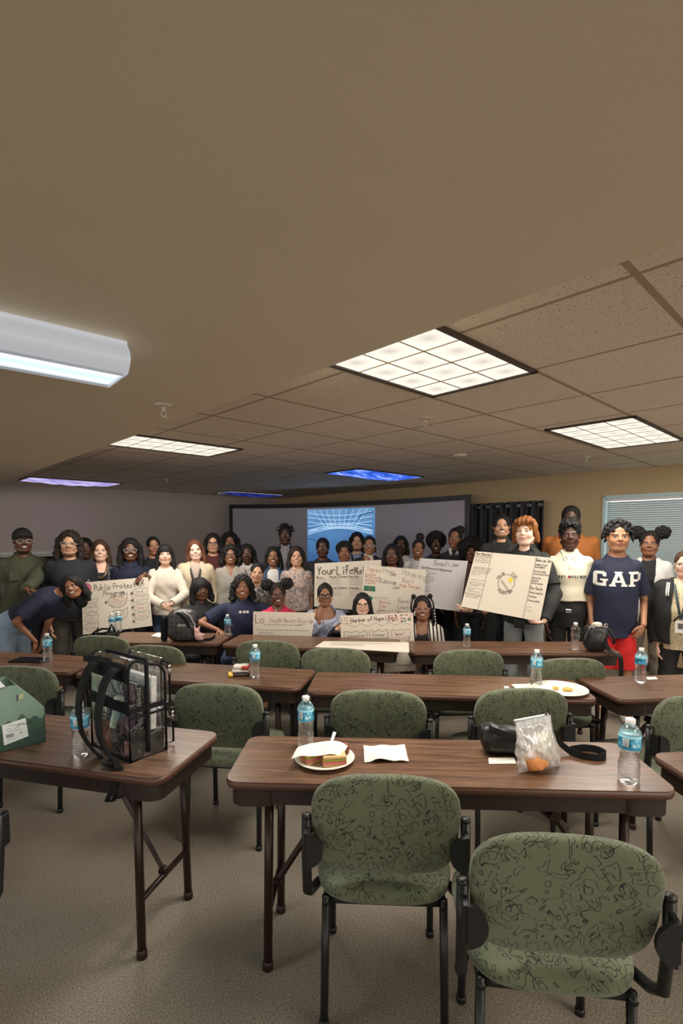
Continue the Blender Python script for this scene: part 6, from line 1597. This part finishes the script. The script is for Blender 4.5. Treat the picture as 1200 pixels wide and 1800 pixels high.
person('bearded man with shoulder length dark hair before the projected picture', 627, 952, 31, 6.62, skin='tan', smile=0, beard='goatee', hair=('long', 'black', dict(len=.62, vol=.02, fall=.05)), top=(m_plaid('shirt_blue_check', sl(120, 128, 160), sl(170, 174, 196), 22), 'long', 'crew'), extra=lambda i: lanyard(i, blk, False, 1.0))
person('woman with glasses in a white turtleneck under a dark jacket', 649, 959, 32, 5.90, skin='brown', smile=1, hair=('tight', 'black', dict(extra=[((.2, .3, .1), (.3, .3, -.3), .14, .1)])), top=(knit('turtleneck', sl(206, 196, 184)), 'long', 'turtle'), jacket=(blk, 'long', .34, dict(collar=False)), glasses=(GLB, .115, .075, .012),
       arms=dict(l=dict(w=(650, 990, 5.50), dir=(-.2, -.3, .5), palm=(0, .6, -.6), curl=1.0)))
person('woman with long dark hair in black behind the housing poster', 689, 975, 36, 5.70, yaw=-8, skin='dark', smile=0, hair=('long', 'black', dict(len=.8, vol=.02)), top=(blk, 'long', 'crew'))
person('person in shadow behind the long haired woman in black, before the screen', 704, 958, 31, 6.42, skin='deep', smile=0, hair=('bob', 'black', dict(len=.45)), top=(wht, 'long', 'crew'))
person('seated girl with long black hair and glasses behind the hearts poster', 637, 1062, 38, 4.72, sit=True, skin='light', smile=1, hair=('long', 'black', dict(len=1.1, fall=-.1)), top=(blk, 'long', 'crew'), glasses=(GLD, .115, .08, .009, .9), w=.9,
       arms=dict(l=dict(w=(592, 1106, 4.40), dir=(.8, -.3, .1), palm=(0, .9, .2)), r=dict(w=(724, 1189, 4.42), dir=(-.1, -.2, .8), palm=(0, .9, .2))))
person('young woman with a curly top bun and white shirt', 735, 964, 31, 5.98, roll=-6, skin='brown', smile=2, hair=('bun', 'black', dict(at=(.02, .12, .66))), top=(wht, 'long', 'crew'))
person('woman with rounded curly hair in black behind the bluish poster', 766, 956, 32, 6.25, skin='deep', smile=2, hair=('afro', 'black', dict(vol=.06)), top=(blk, 'long', 'crew'))
person('woman with a hair clip and white collar beside the screen edge', 800, 946, 35, 6.0, yaw=-12, roll=-4, skin='brown', smile=1, hair=('bun', 'black', dict(at=(.16, .22, .42))), top=(C('top_dark', (.014, .015, .02)), 'long', 'polo', dict(collar_mat=wht)), arms=dict(l='down', r='down'))
person('person with a large dark afro in shadow left of the star poster', 828, 971, 35, 5.80, skin='dark', smile=0, hair=('afro', 'black', dict(vol=.16)), top=(C('shirt_dusty', sl(120, 92, 92)), 'short', 'crew'))
def braid_beads(i):
    rnd = random.Random(3)
    for s in (-1, 1):
        for k in range(5): MB().superell(Vector(i['hp']((s*(.49+.01*k), -.11, -.1-.13*k))), (.007, .007, .009), 1, 1, 8, 6).build('hair_bead', wht, i['ob'], True)
person('seated woman with beaded braids and glasses in a striped blazer', 742, 1069, 42, 4.62, sit=True, roll=3, skin='brown', smile=2, hair=('braids', 'black'), top=(blk, 'none', 'scoop'), jacket=(m_stripes('blazer_stripes', sl(214, 206, 194), sl(30, 28, 30), 30.0), 'long', .42, dict(collar=False, name='blazer')), glasses=(GLP, .125, .095, .010, .9), w=1.08, extra=braid_beads)
person('tall young man with a goatee and dark patterned shirt behind the star poster', 881, 925, 41, 5.35, yaw=4, roll=3, skin='tan', smile=2, beard='goatee', hair=('fade', 'black', dict(vol=.015)), top=(C('tee_black', (.012, .012, .012)), 'short', 'crew'), jacket=(m_floral('shirt_camo', (.012, .012, .012), [(.012, .012, .012), sl(58, 58, 56), (.014, .014, .014)], 28), 'long', .36), arms=dict(l=dict(w=(853, 1072, 4.95), dir=(0, 0, -1)), r='down'))
def boy35(i):
    lanyard(i, wht, False, .5)
    c = i['hipc']+i['fr']*(.5*i['W']+.03)-i['axis']*.2*i['hh']; MB().box(Vector(c), (.09, .008, .075), None, .002).build('badge', plain('badge_dark', (.02, .02, .024), .3), i['ob'])
person('boy with orange brown hair in a black jacket holding the star poster', 923, 934, 50, 4.55, yaw=-14, roll=2, skin='fair', smile=0, lids=True, brow=(.15, .07, .03), hair=('mop', 'ginger'), top=(C('tee_black', (.012, .012, .012)), 'short', 'crew'), jacket=(C('jacket_black', (.016, .017, .016)), 'long', .20, dict(ff=18)), pants=greyj, w=1.05,
       arms=dict(r=dict(w=(956, 1092, 4.20), pole=(1, .3, -.6), dir=(-.85, -.25, -.15), palm=(0, .2, 1), thumb=1), l=dict(w=(824, 1076, 4.30), pole=(-.6, .2, -.8), dir=(-.6, -.3, .0), palm=(0, .3, 1))), extra=boy35)
def polo36(i):
    ik = Ink(); ik.text('TOMMY', -.128, -.188, .019, .005, 1.12); ik.text('HILFIGER', .022, -.188, .019, .005, .86); project(i, ik.q, plain('print_navy', sl(70, 70, 84), .7), 'chest_print')
    project(i, [[(-.014, -.189), (.0, -.189), (.0, -.168), (-.014, -.168)]], plain('print_red', sl(176, 40, 44), .7), 'red_flag'); project(i, [[(.0, -.189), (.014, -.189), (.014, -.168), (.0, -.168)]], MATS['print_navy'], 'navy_flag')
    for k in (.30, .44): MB().superell(Vector(i['nk']-i['axis']*k*i['hh']+i['fr']*(.47*i['W']+.012)), (.006, .004, .006), 1, 1, 8, 6).build('button', wht, i['ob'], True)
    hp, ax, fr, W, hh = i['hipc'], i['axis'], i['fr'], i['W'], i['hh']
    c = hp+ax*.30*hh+fr*(.50*W+.02); MB().box(Vector(c), (.05, .01, .035), None, .003).build('belt_buckle', plain('steel_dark', (.35, .35, .35), .3, 1.0), i['ob'])
SNK = plain('sneaker_white', sl(206, 204, 198), .6)
person('young man in a cream white polo and black trousers with eyes closed', 1001, 941, 49, 4.58, yaw=4, skin='deep', smile=0, lids=True, hair=('curlytop', 'black', dict(vol=-.02)), top=(C('polo_white', sl(232, 224, 198)), 'short', 'polo', dict(hem=.16, loose=.018)), pants=(C('trouser_black', (.014, .014, .013)), 'long'), w=.98, shoes=SNK,
       arms=dict(r='down', l='down'), extra=polo36)
person('tall man with glasses in a rust brown shirt behind the white polo', 1003, 912, 43, 5.30, skin='deep', smile=0, hair=('fade', 'black'), top=(C('shirt_rust', sl(150, 88, 34)), 'long', 'polo', dict(loose=.02)), w=1.38, glasses=(GLD, .12, .07, .018, .6))
def gap38(i):
    # varsity block letters G A P with serifs
    q = []
    def rect(x0, y0, x1, y1):
        n = 4
        for a in range(n): q.append([(x0+(x1-x0)*a/n, y0), (x0+(x1-x0)*(a+1)/n, y0), (x0+(x1-x0)*(a+1)/n, y1), (x0+(x1-x0)*a/n, y1)])
    Hh = .122; y0 = -.225; t = .024
    x = -.185                                          # G
    rect(x+.012, y0, x+.075, y0+t); rect(x+.012, y0+Hh-t, x+.075, y0+Hh); rect(x, y0+.014, x+t+.004, y0+Hh-.014); q.append([(x, y0+.014), (x+.012, y0), (x+.03, y0+.01), (x+.03, y0+.02)]); q.append([(x, y0+Hh-.014), (x+.03, y0+Hh-.02), (x+.03, y0+Hh-.006), (x+.012, y0+Hh)])
    rect(x+.064, y0, x+.088, y0+.058); rect(x+.046, y0+.045, x+.100, y0+.060); rect(x+.064, y0+Hh-.042, x+.088, y0+Hh-.008)
    x = -.068                                          # A
    for k in range(5):
        a, b = k/5, (k+1)/5
        for s in (-1, 1):
            c0 = x+.06+s*(.046*(1-a)+.002); c1 = x+.06+s*(.046*(1-b)+.002)
            q.append([(c0-.014, y0+Hh*a), (c0+.014, y0+Hh*a), (c1+.014, y0+Hh*b), (c1-.014, y0+Hh*b)])
    rect(x+.03, y0+.032, x+.09, y0+.050); rect(x-.008, y0, x+.040, y0+.016); rect(x+.080, y0, x+.128, y0+.016); rect(x+.03, y0+Hh-.012, x+.09, y0+Hh)
    x = .070                                           # P
    rect(x+.012, y0, x+.012+t+.003, y0+Hh); rect(x, y0, x+.054, y0+.016); rect(x, y0+Hh-.016, x+.03, y0+Hh); rect(x+.012, y0+Hh-t+.003, x+.085, y0+Hh); rect(x+.012, y0+.040, x+.085, y0+.040+t-.003); rect(x+.076, y0+.050, x+.103, y0+Hh-.012)
    project(i, q, plain('print_white', sl(232, 230, 224), .7), 'chest_letters')
person('heavyset young man in a navy GAP T-shirt and red shorts', 1086, 944, 52, 4.35, yaw=10, skin='mid', smile=0, hair=('locs', 'black', dict(n=70)), top=(C('tee_navy', sl(34, 38, 62)), 'short', 'crew', dict(loose=.022, hem=-.12, ff=14)), w=.94, belly=.12, pants=(C('shorts_red', sl(196, 30, 32)), 'short'), shoes=SNK, chin=1.08, extra=gap38,
       arms=dict(l='down', r=dict(w=(1131, 1098, 4.22), pole=(.35, .8, -.2), dir=(-.35, .1, -1), palm=(-.3, 1, 0))))
person('young woman with two afro puffs in a black top and white jacket', 1141, 956, 43, 4.92, skin='brown', smile=1, hair=('puffs', 'black'), top=(blk, 'short', 'crew'), jacket=(C('jacket_white', sl(214, 214, 210)), 'long', .36, dict(collar=False)), pants=(C('trouser_tan', sl(120, 110, 96)), 'long'),
       extra=lambda i: [MB().tube([Vector(i['nk']-i['axis']*.95*i['hh']+i['sd']*(.34*i['hh']+r*cos(a))+i['fr']*(.52*i['W']+.035)+i['axis']*r*1.2*sin(a)) for a in [2*pi*k/16 for k in range(16)]], .005, 6, True).build('jacket_emblem', navy, i['ob'], True) for r in (.035, .02)])
def teacher(i):
    lanyard(i, plain('lanyard_teal', sl(60, 80, 84), .6), True, 1.35)
    hh = i['hh']
    for s in (-1, 1):
        for k in (0, 1): MB().tube([Vector(i['nk']+i['axis']*(.02-.5*t)*hh+i['sd']*s*(.44+.07*k-.12*t*0)*hh+i['fr']*(.30+.28*min(1, t*1.6))*hh+i['fr']*.03) for t in [j/6 for j in range(7)]], .006, 6).build('trim_stripe', wht, i['ob'], True)
    c = i['nk']-i['axis']*1.15*hh+i['fr']*(.5*i['W']+.05); MB().tube([Vector(c+i['sd']*-.05-i['axis']*.06), Vector(c+i['sd']*.015+i['axis']*.02)], .007, 8).build('pen', BLK, i['ob'], True)
person('woman with glasses in a dotted blouse, lanyard and black cardigan at the right edge', 1203, 992, 45, 4.30, yaw=-4, skin='light', smile=1, brow=(.08, .05, .03), hair=('tight', 'brown'), top=(m_dots('blouse_dots', sl(206, 190, 156), sl(60, 52, 46), 62), 'long', 'v', dict(hem=-.10, loose=.02, name='blouse')), belly=.16, w=1.16,
       jacket=(C('cardigan_black', (.014, .014, .016)), 'long', .52, dict(collar=False, name='cardigan', loose=.042)), glasses=(GLB, .13, .09, .014, .8), extra=teacher)
